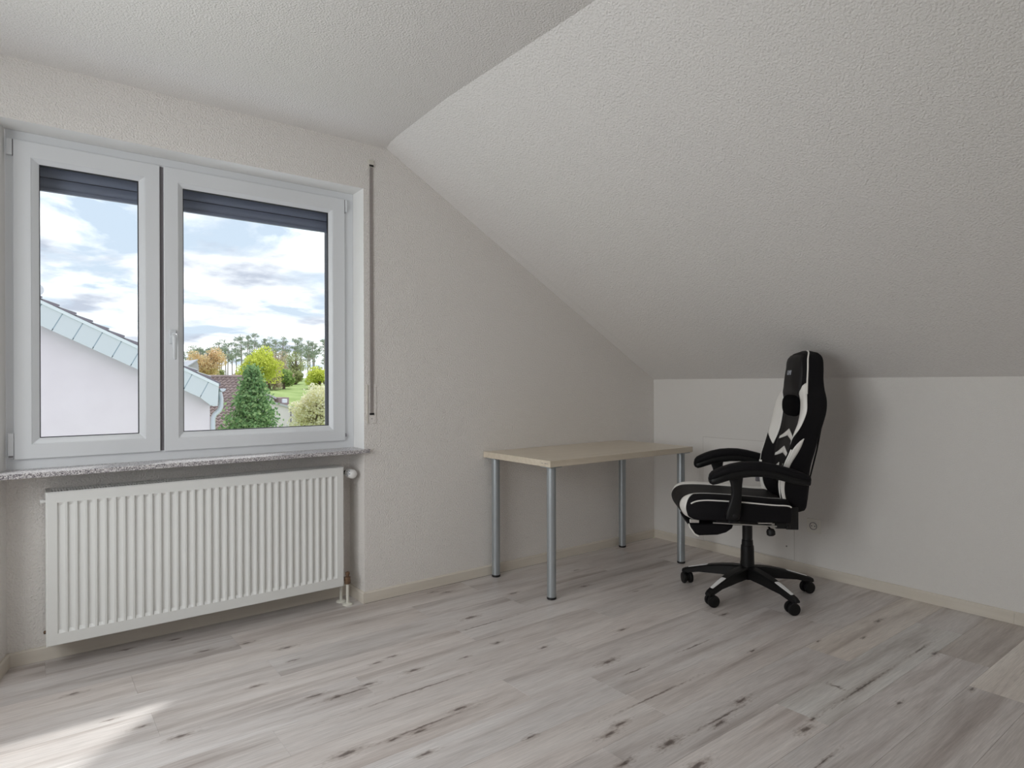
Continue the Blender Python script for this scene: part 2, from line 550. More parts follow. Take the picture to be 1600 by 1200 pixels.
def interp(xs, ys, x):
    if x <= xs[0]:
        return ys[0]
    for i in range(len(xs) - 1):
        if x <= xs[i + 1]:
            t = (x - xs[i]) / (xs[i + 1] - xs[i])
            # catmull-rom with clamped ends
            p0 = ys[max(i - 1, 0)]; p1 = ys[i]; p2 = ys[i + 1]; p3 = ys[min(i + 2, len(ys) - 1)]
            h0 = xs[i + 1] - xs[i]
            m1 = (p2 - p0) / (xs[i + 1] - xs[max(i - 1, 0)]) * h0 if i > 0 else (p2 - p1)
            m2 = (p3 - p1) / (xs[min(i + 2, len(xs) - 1)] - xs[i]) * h0 if i + 2 < len(xs) else (p2 - p1)
            return ((2 * t ** 3 - 3 * t ** 2 + 1) * p1 + (t ** 3 - 2 * t ** 2 + t) * m1 +
                    (-2 * t ** 3 + 3 * t ** 2) * p2 + (t ** 3 - t ** 2) * m2)
    return ys[-1]


# ------------------------------------------------------------------ the room
X0, YR = -4.40, -4.40        # left wall, rear wall
ZC, HK = 2.385, 1.163        # ceiling height, knee wall height
NX0, NX1, NXS = -3.747, -2.292, -3.795   # recess: left (at frame), right, left at wall face
WT = 2.149                   # top of the window recess
ND = 0.183                   # depth of the radiator recess
RIDGE = [(0.0, -2.160), (-0.1, -2.186), (-0.216, -2.197), (-0.4, -2.207), (-0.7, -2.222), (-1.5, -2.212), (YR, -2.210)]

# window wall
b = MB()
b.add([(NX1, 0, 0), (0, 0, 0), (0, 0, HK), (-2.160, 0, ZC), (NX1, 0, ZC)], [(0, 1, 2, 3, 4)])
b.add([(NXS, 0, WT), (NX1, 0, WT), (NX1, 0, ZC), (NXS, 0, ZC)], [(0, 1, 2, 3)])
b.add([(X0, 0, 0), (NXS, 0, 0), (NXS, 0, ZC), (X0, 0, ZC)], [(0, 1, 2, 3)])
# radiator recess below the sill
b.add([(NX1, 0, 0), (NX1, 0, 0.79), (NX1, ND, 0.79), (NX1, ND, 0)], [(0, 1, 2, 3)])
b.add([(NXS, 0, 0), (NXS, 0, 0.79), (NX0, ND, 0.79), (NX0, ND, 0)], [(0, 1, 2, 3)])
b.add([(NX0, ND, 0), (NX1, ND, 0), (NX1, ND, 0.79), (NX0, ND, 0.79)], [(0, 1, 2, 3)])
# the outer leaf of the wall round the opening
b.box((-2.362, 0.206, -0.3), (-1.2, 0.36, 2.7)); b.box((-4.6, 0.206, -0.3), (-3.66, 0.36, 2.7))
b.box((-3.66, 0.206, 2.10), (-2.40, 0.36, 2.7)); b.box((-3.66, 0.206, -0.3), (-2.40, 0.36, 0.86))
wall_back = struct(b.build('wall_back', M['wall'], fix=False))
# smooth plastered reveals
b = MB()
b.add([(NX1, 0, 0.79), (NX1, 0.2, 0.79), (NX1, 0.2, WT), (NX1, 0, WT)], [(0, 1, 2, 3)])
b.add([(NXS, 0, 0.79), (NX0 - .001, 0.131, 0.79), (NX0 - .001, 0.131, WT), (NXS, 0, WT)], [(0, 1, 2, 3)])
b.add([(NXS, 0, WT), (NX1, 0, WT), (NX1, 0.14, WT), (NX0 - .001, 0.14, WT)], [(0, 1, 2, 3)])
b.build('window_reveal', M['reveal'], wall_back, fix=False)

# knee wall, sloping ceiling, flat ceiling, left and rear walls
b = MB()
b.add([(0, 0, 0), (0, YR, 0), (0, YR, HK), (0, 0, HK)], [(0, 1, 2, 3)])
b.box((0.0, YR, -0.3), (0.25, 0.0, -0.02))
wall_right = struct(b.build('wall_right', M['knee'], fix=False))
b = MB()
vs = []
for (y, x) in RIDGE:
    vs += [(x, y, ZC), (0, y, HK)]
b.add(vs, [(2 * i, 2 * i + 1, 2 * i + 3, 2 * i + 2) for i in range(len(RIDGE) - 1)])
slope = struct(b.build('ceiling', M['slope'], fix=False))
b = MB()
vs = []
for (y, x) in RIDGE:
    vs += [(x, y, ZC), (X0, y, ZC)]
b.add(vs, [(2 * i, 2 * i + 1, 2 * i + 3, 2 * i + 2) for i in range(len(RIDGE) - 1)])
flat = struct(b.build('ceiling', M['slope'], fix=False))
b = MB()
GY0, GY1, GZ, GB = -2.50, -0.50, 2.18, 0.50
b.add([(X0, YR, 0), (X0, GY0, 0), (X0, GY0, ZC), (X0, YR, ZC)], [(0, 1, 2, 3)])
b.add([(X0, GY0, GZ), (X0, GY1, GZ), (X0, GY1, ZC), (X0, GY0, ZC)], [(0, 1, 2, 3)])
b.add([(X0, GY0, 0), (X0, GY1, 0), (X0, GY1, GB), (X0, GY0, GB)], [(0, 1, 2, 3)])
b.add([(X0, GY1, 0), (X0, 0, 0), (X0, 0, ZC), (X0, GY1, ZC)], [(0, 1, 2, 3)])
struct(b.build('wall_left', M['wall'], fix=False))
b = MB()
b.add([(X0, YR, 0), (0, YR, 0), (0, YR, HK), (-2.21, YR, ZC), (X0, YR, ZC)], [(0, 1, 2, 3, 4)])
struct(b.build('wall_rear', M['wall'], fix=False))


def ringy(o_, i_, xf, xb):
    m_ = MB().ring(o_, i_, xf, xf, xb)
    m_.v = [(y, x, z) for (x, y, z) in m_.v]
    return m_


GM = (GY0 + GY1) / 2
w2 = struct(ringy((GY0, GB, GY1, GZ), (GY0 + .07, GB + .07, GY1 - .07, GZ - .07), X0 - .02, X0 - .09).build('added_window', M['pvc']))  # unseen window, added as an opening for the fill light
for ya, yb in ((GY0 + .06, GM), (GM, GY1 - .06)):
    s_ = ringy((ya, GB + .06, yb, GZ - .06), (ya + .07, GB + .14, yb - .07, GZ - .13), X0 - .01, X0 - .08).build('sash', M['pvc'], w2)
    MB().box((X0 - .05, ya + .065, GB + .135), (X0 - .045, yb - .065, GZ - .125)).build('glass_pane', M['glass'], s_)

# floor: subfloor with separate planks, 0.185 m wide and 1.235 m long, laid along the window wall
fl = struct(MB().box((X0, YR, -0.03), (0.0, ND, -0.009)).build('floor', M['subfloor']))
OFFS = {0: -3.625, 1: -2.95, 2: -2.127, 3: -2.90, 4: -2.11, 5: -1.44, 6: -1.812, 7: -2.24, 8: -0.72, 9: -1.95, 10: -1.03, 11: -1.581, 12: -0.646, 13: -0.889}
TINT = {(11, 0): (1.04, 1.08, 1.08), (13, 0): (1.2, 1.19, 1.14), (12, 0): (0.93, 0.91, 0.88), (10, 0): (1.05, 1.03, 0.98)}
rnd = random.Random(7)
PW, PL = 0.185, 1.235
for r in range(0, 25):
    y1 = 0.170 - r * PW + (0.013 if r == 0 else 0); y0 = 0.170 - (r + 1) * PW
    if y1 <= YR + 0.02:
        break
    y0 = max(y0, YR)
    a = OFFS.get(r, -0.3 - rnd.random() * 1.2)
    k0 = math.floor((X0 - a) / PL)
    for k in range(k0, 6):
        xa, xb = a + k * PL, a + (k + 1) * PL
        lo, hi = (NXS, NX1 - 0.002) if r == 0 else (X0, 0.0)
        xa, xb = max(xa, lo), min(xb, hi)
        if xb - xa < 0.02:
            continue
        g = 0.0002
        spans = [(xa, xb, y0, y1)]
        if r == 0 and y0 < 0:
            pass
        for (p, q, s, t) in spans:
            c = 0.0005
            m_ = MB()
            vs = [(p + g, s + g, -.008), (q - g, s + g, -.008), (q - g, t - g, -.008), (p + g, t - g, -.008),
                  (p + g, s + g, -c), (q - g, s + g, -c), (q - g, t - g, -c), (p + g, t - g, -c),
                  (p + g + c, s + g + c, 0), (q - g - c, s + g + c, 0), (q - g - c, t - g - c, 0), (p + g + c, t - g - c, 0)]
            fs = [(0, 3, 2, 1), (8, 9, 10, 11)]
            for u in range(4):
                w = (u + 1) % 4
                fs += [(u, w, 4 + w, 4 + u), (4 + u, 4 + w, 8 + w, 8 + u)]
            o = m_.add(vs, fs).build('floor_plank', M['floor'], fl, fix=False)
            tv = 0.965 + rnd.random() * 0.07
            wv = (rnd.random() - 0.5) * 0.025
            cc = (tv + wv, tv, tv - wv * 0.9)
            cc = TINT.get((r, k), cc)
            o.color = (*cc, 1)

# skirting boards, 58 mm high, two or three lengths each
BH, BT = 0.057, 0.013


def skirt(name, p, q, nrm, cuts=()):
    P, Q, Nn = Vector((*p, 0)), Vector((*q, 0)), Vector((*nrm, 0))
    ts = [0] + list(cuts) + [1]
    root = None
    for i in range(len(ts) - 1):
        a = P.lerp(Q, ts[i]); bb = P.lerp(Q, ts[i + 1])
        d = (bb - a).normalized()
        if i > 0:
            a = a + d * 0.0006
        prof = [(0, 0.0005), (BT, 0.0005), (BT, BH - 0.006), (BT - 0.005, BH), (0, BH)]
        s = [[tuple(e + Nn * u + Vector((0, 0, z))) for (u, z) in prof] for e in (a, bb)]
        if root is None:
            root = struct(MB().loft(s).build(name, M['base']))
        else:
            MB().loft(s).build('skirting_length', M['base'], root)
    return root


skirt('baseboard_back', (NX1 - 0.0, 0), (0, 0), (0, -1), (0.93,))
skirt('baseboard_right', (0, 0), (0, YR), (-1, 0), (0.4895,))
skirt('baseboard_recess', (NX0, ND), (NX1, ND), (0, -1), (0.55,))
skirt('baseboard_recess_right', (NX1, ND), (NX1, -BT), (-1, 0))
_d = Vector((NX0 - NXS, ND, 0)).normalized()
skirt('baseboard_recess_left', (NX0, ND), (NXS, 0), (_d.y, -_d.x))
skirt('baseboard_left', (X0, 0), (X0, YR), (1, 0))
skirt('baseboard_rear', (X0, YR), (0, YR), (0, 1))

# flush hatch in the knee wall
h = struct(MB().box((-0.003, -1.076, 0.0625), (0.004, -0.432, 0.766)).build('door_1', M['hatch'], bevel=0.0012))
M['hatchgap'] = mat('hatch_gap_shade', (0.62, 0.60, 0.57), 0.9)
MB().ring((-1.0788, 0.0597, -0.4292, 0.7688), (-1.0762, 0.0623, -0.4318, 0.7662), 0, 0, 0.002).build('hatch_gap', M['hatchgap'], h)
g = h.children[0]
g.rotation_euler = (0, 0, radians(90)); g.location = (-0.0004, 0, 0)
MB().lathe([(0.0045, 0), (0.0045, 0.003)], (-0.006, -1.03, 0.138), (1, 0, 0), 12).build('hatch_latch', M['screw'], h)

# wall socket
so = tag(empty('wall_socket', (0, -1.199, 0.292)), 'white single power socket low on the knee wall behind the swivel chair', 'socket')
MB().box((-0.011, -0.041, -0.041), (0, 0.041, 0.041)).build('cover_plate', M['socket'], so, bevel=0.003)
MB().lathe([(0.0222, 0.0), (0.0222, -0.0025), (0.0190, -0.0025), (0.0185, 0.0)], (-0.011, 0, 0), (1, 0, 0), 28, caps=False).build('socket_rim', M['tag'], so, smooth=30)
MB().lathe([(0.0186, 0.0), (0.0186, -0.0006)], (-0.0109, 0, 0), (1, 0, 0), 28).build('socket_well', M['socket'], so, smooth=40)
for yy in (-0.0095, 0.0095):
    MB().lathe([(0.0032, 0.0), (0.0032, -0.001)], (-0.0112, yy, 0), (1, 0, 0), 10).build('pin_hole', M['darkslot'], so)
for zz in (-0.017, 0.017):
    MB().box((-0.0130, -0.003, zz - 0.002), (-0.0110, 0.003, zz + 0.002)).build('earth_clip', M['chrome'], so)

# ------------------------------------------------------------------ window
FY, SY, GY = 0.131, 0.118, 0.137
w1 = struct(MB().ring((NX0, 0.796, NX1, WT), (-3.690, 0.868, -2.372, 2.082), FY, FY, 0.206).build('window_1', M['pvc'], bevel=0.002))
SASH = [((-3.722, 0.8385, -3.2085, 2.112), (-3.664, 0.8985, -3.2675, 2.0465), (-3.6384, 0.921, -3.2882, 2.030)),
        ((-3.1925, 0.8375, -2.3440, 2.112), (-3.1335, 0.8955, -2.4110, 2.0465), (-3.1125, 0.920, -2.4278, 2.030))]
sashes = []
for (o_, i_, g_) in SASH:
    s = MB().ring(o_, i_, SY, SY, 0.19).build('sash', M['pvc'], w1, bevel=0.003)
    sashes.append(s)
    MB().ring((i_[0], i_[1], i_[2], i_[3]), g_, SY + 0.0015, GY, 0.15).build('glazing_bead', M['pvc'], s, bevel=0.0015)
    q = 0.0028
    MB().ring((g_[0] - .001, g_[1] - .001, g_[2] + .001, g_[3] + .001), (g_[0] + q, g_[1] + q, g_[2] - q, g_[3] - q), GY + .0005, GY + .0005, 0.150).build('rubber_gasket', M['seal'], s)
    MB().box((g_[0] - .008, 0.1455, g_[1] - .008), (g_[2] + .008, 0.1495, g_[3] + .008)).build('glass_pane', M['glass'], s)
MB().box((-3.2088, 0.128, 0.842), (-3.1920, 0.19, 2.108)).build('centre_seal', M['shadowgap'], w1)
# hinge covers
for (x0, x1, z0, z1) in ((-3.744, -3.7245, 2.045, 2.109), (-3.7415, -3.7225, 0.846, 0.945), (-2.3415, -2.3330, 2.045, 2.108)):
    MB().box((x0, 0.113, z0), (x1, 0.132, z1)).build('hinge_cover', M['pvc'], w1, bevel=0.002)
MB().box((-3.7247, 0.119, 2.046), (-3.7215, 0.132, 2.110)).build('hinge_gap', M['shadowgap'], w1)
MB().box((-2.3442, 0.119, 2.038), (-2.3408, 0.132, 2.108)).build('hinge_gap', M['shadowgap'], w1)
MB().box((-3.739, 0.112, 0.849), (-3.724, 0.1135, 0.856)).build('hinge_gap', M['shadowgap'], w1)
MB().lathe([(0.004, 0), (0.005, 0.01), (0.003, 0.018)], (-2.341, 0.12, 0.857), (0, 0, 1), 10).build('hinge_pin', M['tag'], w1)
# handle
hx, hz = -3.1590, 1.352
hd = MB().box((hx - 0.0145, SY - 0.009, hz - 0.034), (hx + 0.0145, SY, hz + 0.030)).build('handle_plate', M['handle'], sashes[1], bevel=0.005, seg=3)
secs = []
for (z, y, w, t) in ((hz + 0.012, SY - 0.030, 0.009, 0.008), (hz + 0.008, SY - 0.040, 0.0125, 0.010), (hz - 0.004, SY - 0.046, 0.0125, 0.010),
                     (hz - 0.02, SY - 0.047, 0.0105, 0.009), (hz - 0.06, SY - 0.047, 0.0095, 0.008), (hz - 0.100, SY - 0.046, 0.0085, 0.007), (hz - 0.106, SY - 0.046, 0.006, 0.005)):
    secs.append([(hx + w * cos(2 * pi * k / 14), y + t * sin(2 * pi * k / 14), z) for k in range(14)])
m_ = MB().loft(secs)
m_.lathe([(0.011, 0), (0.0095, -0.02), (0.0095, -0.045)], (hx, SY - 0.005, hz), (0, 1, 0), 16)
m_.build('handle_lever', M['handle'], sashes[1], smooth=50)

# granite sill
b = MB().add([(-3.80, -0.03, 0.7795), (-2.2715, -0.03, 0.7795), (-2.2715, -0.0015, 0.7795), (NX1 - .001, -0.0015, 0.7795), (NX1 - .001, 0.135, 0.7795), (NX0, 0.135, 0.7795), (NXS + .002, -0.0015, 0.7795), (-3.80, -0.0015, 0.7795)],
             [(0, 1, 2, 3, 4, 5, 6, 7)])
b.add([(x, y, 0.799) for (x, y, z) in b.v[:8]], [(0, 1, 2, 3, 4, 5, 6, 7)])
b.f += [(i, (i + 1) % 8, 8 + (i + 1) % 8, 8 + i) for i in range(8)]; b.mi += [0] * 8
tag(b.build('window_sill', M['granite'], bevel=0.0015), 'speckled grey granite window sill above the white radiator', 'windowsill')

# roller shutter rolled almost all the way up
rs = tag(empty('roller_shutter', (-3.03, 0.262, 1.9)), 'anthracite roller shutter mostly rolled up outside the window panes', 'shutter')


def shut_local(m_, name, mt, bev=0.0):
    m_.v = [(x + 3.03, y - 0.262, z - 1.9) for (x, y, z) in m_.v]
    return m_.build(name, mt, rs, smooth=40)


z = 1.968
for i in range(3):
    h_ = 0.047
    secs = []
    for k in range(9):
        t = k / 8
        yy = 0.256 - 0.007 * sin(pi * t)
        secs.append([(-3.638, yy, z + t * (h_ - 0.004)), (-2.384, yy, z + t * (h_ - 0.004)), (-2.384, 0.266, z + t * (h_ - 0.004)), (-3.638, 0.266, z + t * (h_ - 0.004))])
    shut_local(MB().loft(secs), 'shutter_slat', M['shutter'])
    shut_local(MB().box((-3.638, 0.258, z + h_ - 0.005), (-2.384, 0.263, z + h_ + 0.001)), 'slat_hinge', M['shutteredge'])
    z += h_
shut_local(MB().box((-3.640, 0.250, 1.956), (-2.384, 0.270, 1.968)), 'bottom_bar', M['shutter'])
for xa, xb in ((-3.665, -3.6400), (-2.384, -2.362)):
    shut_local(MB().box((xa, 0.207, 0.873), (xb, 0.300, 2.10)), 'guide_rail', M['shutteredge'])

# outer window ledge
tag(MB().box((-3.66, 0.205, 0.855), (-2.40, 0.40, 0.872)).build('outer_window_ledge', M['pvc'], bevel=0.003), 'pale outer ledge outside below the window panes', 'ledge')

# belt of the shutter with guide and winder plate
be = tag(empty('shutter_belt', (-2.251, 0, 0.93)), 'grey brown roller shutter belt hanging on the wall right of the window', 'belt')
MB().box((-0.0085, -0.006, 0.05), (0.0085, -0.0042, 1.345)).build('strap', M['belt'], be)
MB().box((-0.0150, -0.008, 1.336), (0.0150, 0.0, 1.374)).build('guide_plate', M['plate'], be, bevel=0.002)
MB().box((-0.0115, -0.0095, 1.338), (0.0115, -0.0078, 1.348)).build('guide_slot', M['darkslot'], be)
MB().box((-0.0115, -0.011, 1.350), (0.0115, -0.0079, 1.366)).build('guide_roller', M['plate'], be, bevel=0.002)
MB().box((-0.0240, -0.0035, 0.0), (0.0260, 0.0, 0.205)).build('winder_plate', M['wall'], be, bevel=0.001)
MB().box((-0.0262, -0.0075, 0.0), (-0.0232, 0.0, 0.203)).build('plate_edge', M['plate'], be)
MB().box((-0.0115, -0.0065, 0.044), (0.0125, -0.0036, 0.054)).build('winder_slot', M['darkslot'], be)
MB().lathe([(0.0028, 0), (0.0022, 0.0015)], (0.001, -0.0035, 0.024), (0, -1, 0), 10).build('plate_screw', M['screw'], be)

# ------------------------------------------------------------------ radiator
RX0, RX1, RZ0, RZ1, RF, RB = -3.622, -2.391, 0.0985, 0.7105, 0.030, 0.160
ra = tag(empty('radiator', ((RX0 + RX1) / 2, (RF + RB) / 2, 0)), 'white ribbed panel radiator in the recess under the granite sill', 'radiator')
OX, OY = (RX0 + RX1) / 2, (RF + RB) / 2


def rl_build(m_, name, mt, **kw):
    m_.v = [(x - OX, y - OY, z) for (x, y, z) in m_.v]
    return m_.build(name, mt, ra, **kw)


# fluted front panel
xs = [RX0 + 0.004, RX0 + 0.018]
ys = [0, 0]
p = 0.03333
n = 35
st = (RX0 + RX1) / 2 - n * p / 2
for i in range(n):
    a = st + i * p
    for (dx_, dy_) in ((0.003, 0.0), (0.0075, 0.0085), (0.0150, 0.0095), (0.0240, 0.0065), (0.0295, 0.0)):
        xs.append(a + dx_); ys.append(dy_)
xs += [RX1 - 0.018, RX1 - 0.004]; ys += [0, 0]
rows = [(RZ0 + 0.004, 0), (0.146, 0), (0.158, 1), (0.655, 1), (0.667, 0), (RZ1 - 0.004, 0)]
m_ = MB()
m_.loft([[(x, RF - 0.001 + dy_ * k - (0.0 if k else 0.0), z) for x, dy_ in zip(xs, ys)] for (z, k) in rows], closed=False, caps=False)
# rolled rim
rim = [(RX0, RZ0), (RX1, RZ0), (RX1, RZ1), (RX0, RZ1)]
m_.ring((RX0, RZ0, RX1, RZ1), (RX0 + .0042, RZ0 + .0042, RX1 - .0042, RZ1 - .0042), RF + 0.004, RF - 0.0011, RF + 0.012)
rl_build(m_, 'front_panel', M['radiator'], smooth=32)
rl_build(MB().box((RX0 + .01, RB - .012, RZ0 + .01), (RX1 - .01, RB, RZ1 - .01)), 'rear_panel', M['radiator'])
m_ = MB()
for i in range(74):
    x = RX0 + 0.03 + i * (RX1 - RX0 - 0.06) / 73
    m_.box((x - .001, RF + .018, RZ0 + .03), (x + .001, RB - .016, RZ1 - .03))
o = rl_build(m_, 'convector_fins', M['raddark']); o['kind'] = 'stuff'
for xa in (RX0 - 0.001, RX1 - 0.001):
    rl_build(MB().box((xa, RF + .003, RZ0), (xa + .002, RB, RZ1)), 'side_panel', M['radiator'], bevel=0.0008)
# top grille with two rows of slots
m_ = MB()
gx0, gx1, gy0, gy1, gz = RX0 + 0.016, RX1 - 0.016, RF + 0.010, RB - 0.003, RZ1 - 0.004
for yy in (gy0, (gy0 + gy1) / 2 - 0.003, gy1 - 0.012):
    m_.box((RX0 + .001, yy, gz), (RX1 - .001, yy + (0.012 if yy != gy0 else 0.010), gz + 0.003))
ng = 118
for i in range(ng + 1):
    x = gx0 + (gx1 - gx0) * i / ng
    m_.box((x - 0.0026, gy0, gz - .001), (x + 0.0026, gy1, gz + 0.0025))
m_.box((RX0 + .001, gy0, gz), (gx0, gy1, gz + .003)); m_.box((gx1, gy0, gz), (RX1 - .001, gy1, gz + .003))
o = rl_build(m_, 'top_grille', M['radiator']); o['kind'] = 'stuff'
# bleed valve, hose plug, thermostat head, return fitting, pipes
rl_build(MB().lathe([(0.006, 0), (0.006, 0.008), (0.009, 0.008), (0.009, 0.018), (0.004, 0.019)], (RX0, 0.07, 0.671), (-1, 0, 0), 12), 'bleed_valve', M['valve'], smooth=40)
rl_build(MB().lathe([(0.007, 0), (0.007, 0.007), (0.003, 0.009)], (RX0, 0.08, 0.145), (-1, 0, 0), 12), 'end_plug', M['bronze'], smooth=40)
m_ = MB().lathe([(0.010, 0), (0.010, 0.012), (0.013, 0.012), (0.013, 0.026), (0.009, 0.026), (0.009, 0.05)], (RX1, 0.098, 0.671), (1, 0, 0), 14)
m_.lathe([(0.012, 0), (0.012, 0.022)], (RX1 + .040, 0.105, 0.671), (0.1, -1, 0), 14)
rl_build(m_, 'valve_body', M['blacksteel'], smooth=40)
ax = Vector((0.38, -0.90, -0.16)).normalized()
hb = Vector((RX1 + 0.041, 0.083, 0.673))
th = rl_build(MB().lathe([(0.017, 0), (0.0225, 0.004), (0.0245, 0.016), (0.0245, 0.034), (0.0225, 0.046), (0.0165, 0.054), (0.006, 0.058), (0.0005, 0.0585)], hb, ax, 26), 'thermostat_head', M['valve'], smooth=40)
tu = (Vector((0, 0, 1)) - ax * ax.z).normalized(); tw = ax.cross(tu)
m_ = MB()
for (a, l, r_) in ((150, 0.020, 0.0246), (165, 0.030, 0.0246), (185, 0.018, 0.0246), (185, 0.030, 0.0246), (205, 0.024, 0.0246), (170, 0.040, 0.0238), (140, 0.030, 0.0246)):
    c_ = hb + ax * l + (tu * cos(radians(a - 90)) + tw * sin(radians(a - 90))) * r_
    nn = (tu * cos(radians(a - 90)) + tw * sin(radians(a - 90)))
    m_.lathe([(0.0030, -0.002), (0.0030, 0.0006)], c_, nn, 8)
m_.v = [(x - OX, y - OY, z) for (x, y, z) in m_.v]
m_.build('dial_mark', M['blueprint'], ra)
fx, fy = -2.3735, 0.028
m_ = MB().lathe([(0.012, 0), (0.0155, 0.004), (0.0155, 0.020), (0.012, 0.024), (0.0145, 0.026), (0.0145, 0.036), (0.009, 0.039), (0.009, 0.046), (0.0115, 0.048), (0.0115, 0.060), (0.003, 0.064)], (fx, fy, 0.108), (0, 0, 1), 14)
m_.lathe([(0.010, 0), (0.010, 0.05)], (fx, fy + 0.005, 0.128), (-0.2, 1, 0), 12)
rl_build(m_, 'return_fitting', M['bronze'], smooth=35)
for (px, py, top) in ((fx, fy, 0.112), (-2.381, 0.094, 0.14)):
    pth = [(px, py, 0.004), (px, py, top)]
    if py > 0.05:
        pth = [(px, py, 0.004), (px, py, top - .02), (px - .006, py, top - .004), (px - .03, py, top)]
    q = rl_build(MB().tube(pth, 0.0075, 12), 'supply_pipe', M['pipe'], smooth=50)
    f_ = MB().lathe([(0.0250, 0.0), (0.0250, 0.005), (0.020, 0.009), (0.009, 0.011)], (px - OX, py - OY, 0.0), (0, 0, 1), 20)
    f_.build('floor_rosette', M['pipe'], q, smooth=40)

# ------------------------------------------------------------------ table
TL, TW_, TH_ = 1.19, 0.60, 0.735
tx1, ty1 = -0.350, -0.003
tb = tag(empty('table', (tx1 - TL / 2, ty1 - TW_ / 2, 0)), 'beige laminate table on four silver tube legs in the corner', 'table')
MB().box((-TL / 2, -TW_ / 2, TH_ - 0.034), (TL / 2, TW_ / 2, TH_)).build('tabletop', M['tabletop'], tb, bevel=0.0015)
legm = None
for sx in (-1, 1):
    for sy in (-1, 1):
        lx, ly = sx * (TL / 2 - 0.052), sy * (TW_ / 2 - 0.052)
        if legm is None:
            m_ = MB().lathe([(0.0240, 0.012), (0.0240, 0.30), (0.0240, 0.695)], (0, 0, 0), (0, 0, 1), 24)
            m_.box((-.04, -.04, 0.6945), (.04, .04, TH_ - .0345))
            legm = m_.build('leg', M['legsteel'], tb, smooth=40); lo_ = legm
            foot = MB().lathe([(0.0230, 0.0), (0.0250, 0.002), (0.0250, 0.012), (0.022, 0.013)], (0, 0, 0), (0, 0, 1), 24).build('rubber_foot', M['blackrubber'], lo_, smooth=40)
        else:
            lo_ = twin(legm, tb); twin(foot, lo_)
        lo_.location = (lx, ly, 0)
for (yy, ln) in ((-0.235, 0.012), (-0.262, 0.016), (-0.277, 0.006)):
    MB().box((-TL / 2 - 0.0006, yy - ln / 2, TH_ - 0.018), (-TL / 2 + 0.001, yy + ln / 2, TH_ - 0.0155)).build('scuff_mark', M['tag'], tb)

# ------------------------------------------------------------------ swivel chair (local x = forward, y = its left, towards the camera)
CHA = radians(136.0)
ch = tag(empty('gaming_chair', (-0.592, -1.133, 0), CHA), 'black and white racing style swivel chair beside the beige table', 'chair')
# base
m_ = MB().lathe([(0.028, 0.078), (0.040, 0.082), (0.046, 0.095), (0.048, 0.125), (0.043, 0.140), (0.036, 0.148)], (0, 0, 0), (0, 0, 1), 24)
m_.build('base_hub', M['plastic'], ch, smooth=40)
LEGW = [radians(36 + 72 * k) - CHA for k in range(5)]
secs = []
for (r_, zt, zb, w) in ((0.030, 0.148, 0.090, 0.028), (0.08, 0.146, 0.088, 0.029), (0.14, 0.138, 0.086, 0.0275), (0.20, 0.126, 0.081, 0.025), (0.26, 0.109, 0.076, 0.021), (0.310, 0.094, 0.064, 0.019), (0.345, 0.083, 0.058, 0.0175), (0.358, 0.076, 0.060, 0.014)):
    c = 0.007
    secs.append([(r_, -w, zb), (r_, w, zb), (r_, w, zt - c), (r_, w - c, zt), (r_, -w + c, zt), (r_, -w, zt - c)])
leg0 = MB().loft(secs).build('base_leg', M['plastic'], ch, smooth=35)
secs = []
for (r_, zt, w) in ((0.215, 0.1208, 0.011), (0.222, 0.1196, 0.0135), (0.26, 0.1093, 0.012), (0.318, 0.0918, 0.009), (0.323, 0.0902, 0.007)):
    secs.append([(r_, -w, zt - .002), (r_, w, zt - .002), (r_, w, zt + .0022), (r_, -w, zt + .0022)])
cap0 = MB().loft(secs).build('foot_pad', M['capwhite'], leg0)
# caster: stem and hood, two wheels
m_ = MB().lathe([(0.006, 0.035), (0.006, 0.075)], (0, 0, 0), (0, 0, 1), 10)
m_.loft([[(0.006 * cos(a) * s_ * 3.2 - 0.012, y, 0.033 + 0.006 * sin(a) * s_ * 3.6) for a in [2 * pi * k / 14 for k in range(14)]] for (y, s_) in ((-0.007, 1), (0.007, 1))])
cas0 = m_.build('caster', M['plastic'], ch, smooth=40)
m_ = MB().lathe([(0.019, -0.0105), (0.0285, -0.0085), (0.031, -0.004), (0.031, 0.004), (0.0285, 0.0085), (0.019, 0.0105)], (0, 0, 0), (0, 1, 0), 26)
wh0 = m_.build('wheel', M['plastic'], cas0, smooth=30)
wh0.location = (-0.012, -0.0185, 0.031)
wh1 = twin(wh0, cas0, (-0.012, 0.0185, 0.031))
CASR = [20, -35, 140, 60, 15]
for k, a in enumerate(LEGW):
    if k == 0:
        l, c = leg0, cas0
    else:
        l = twin(leg0, ch); twin(cap0, l)
        c = twin(cas0, ch); twin(wh0, c); twin(wh1, c)
    l.rotation_euler = (0, 0, a)
    c.location = (0.338 * cos(a), 0.338 * sin(a), 0)
    c.rotation_euler = (0, 0, [radians(160), radians(60), radians(150), radians(-35), radians(-20)][k] - CHA)
# column
m_ = MB().lathe([(0.036, 0.140), (0.0355, 0.150), (0.034, 0.24), (0.0325, 0.258), (0.0300, 0.259), (0.0285, 0.287), (0.0265, 0.289)], (0, 0, 0), (0, 0, 1), 24)
m_.build('column_cover', M['plastic'], ch, smooth=35)
MB().lathe([(0.0262, 0.285), (0.0262, 0.40)], (0, 0, 0), (0, 0, 1), 20).build('gas_lift', M['blacksteel'], ch, smooth=40)
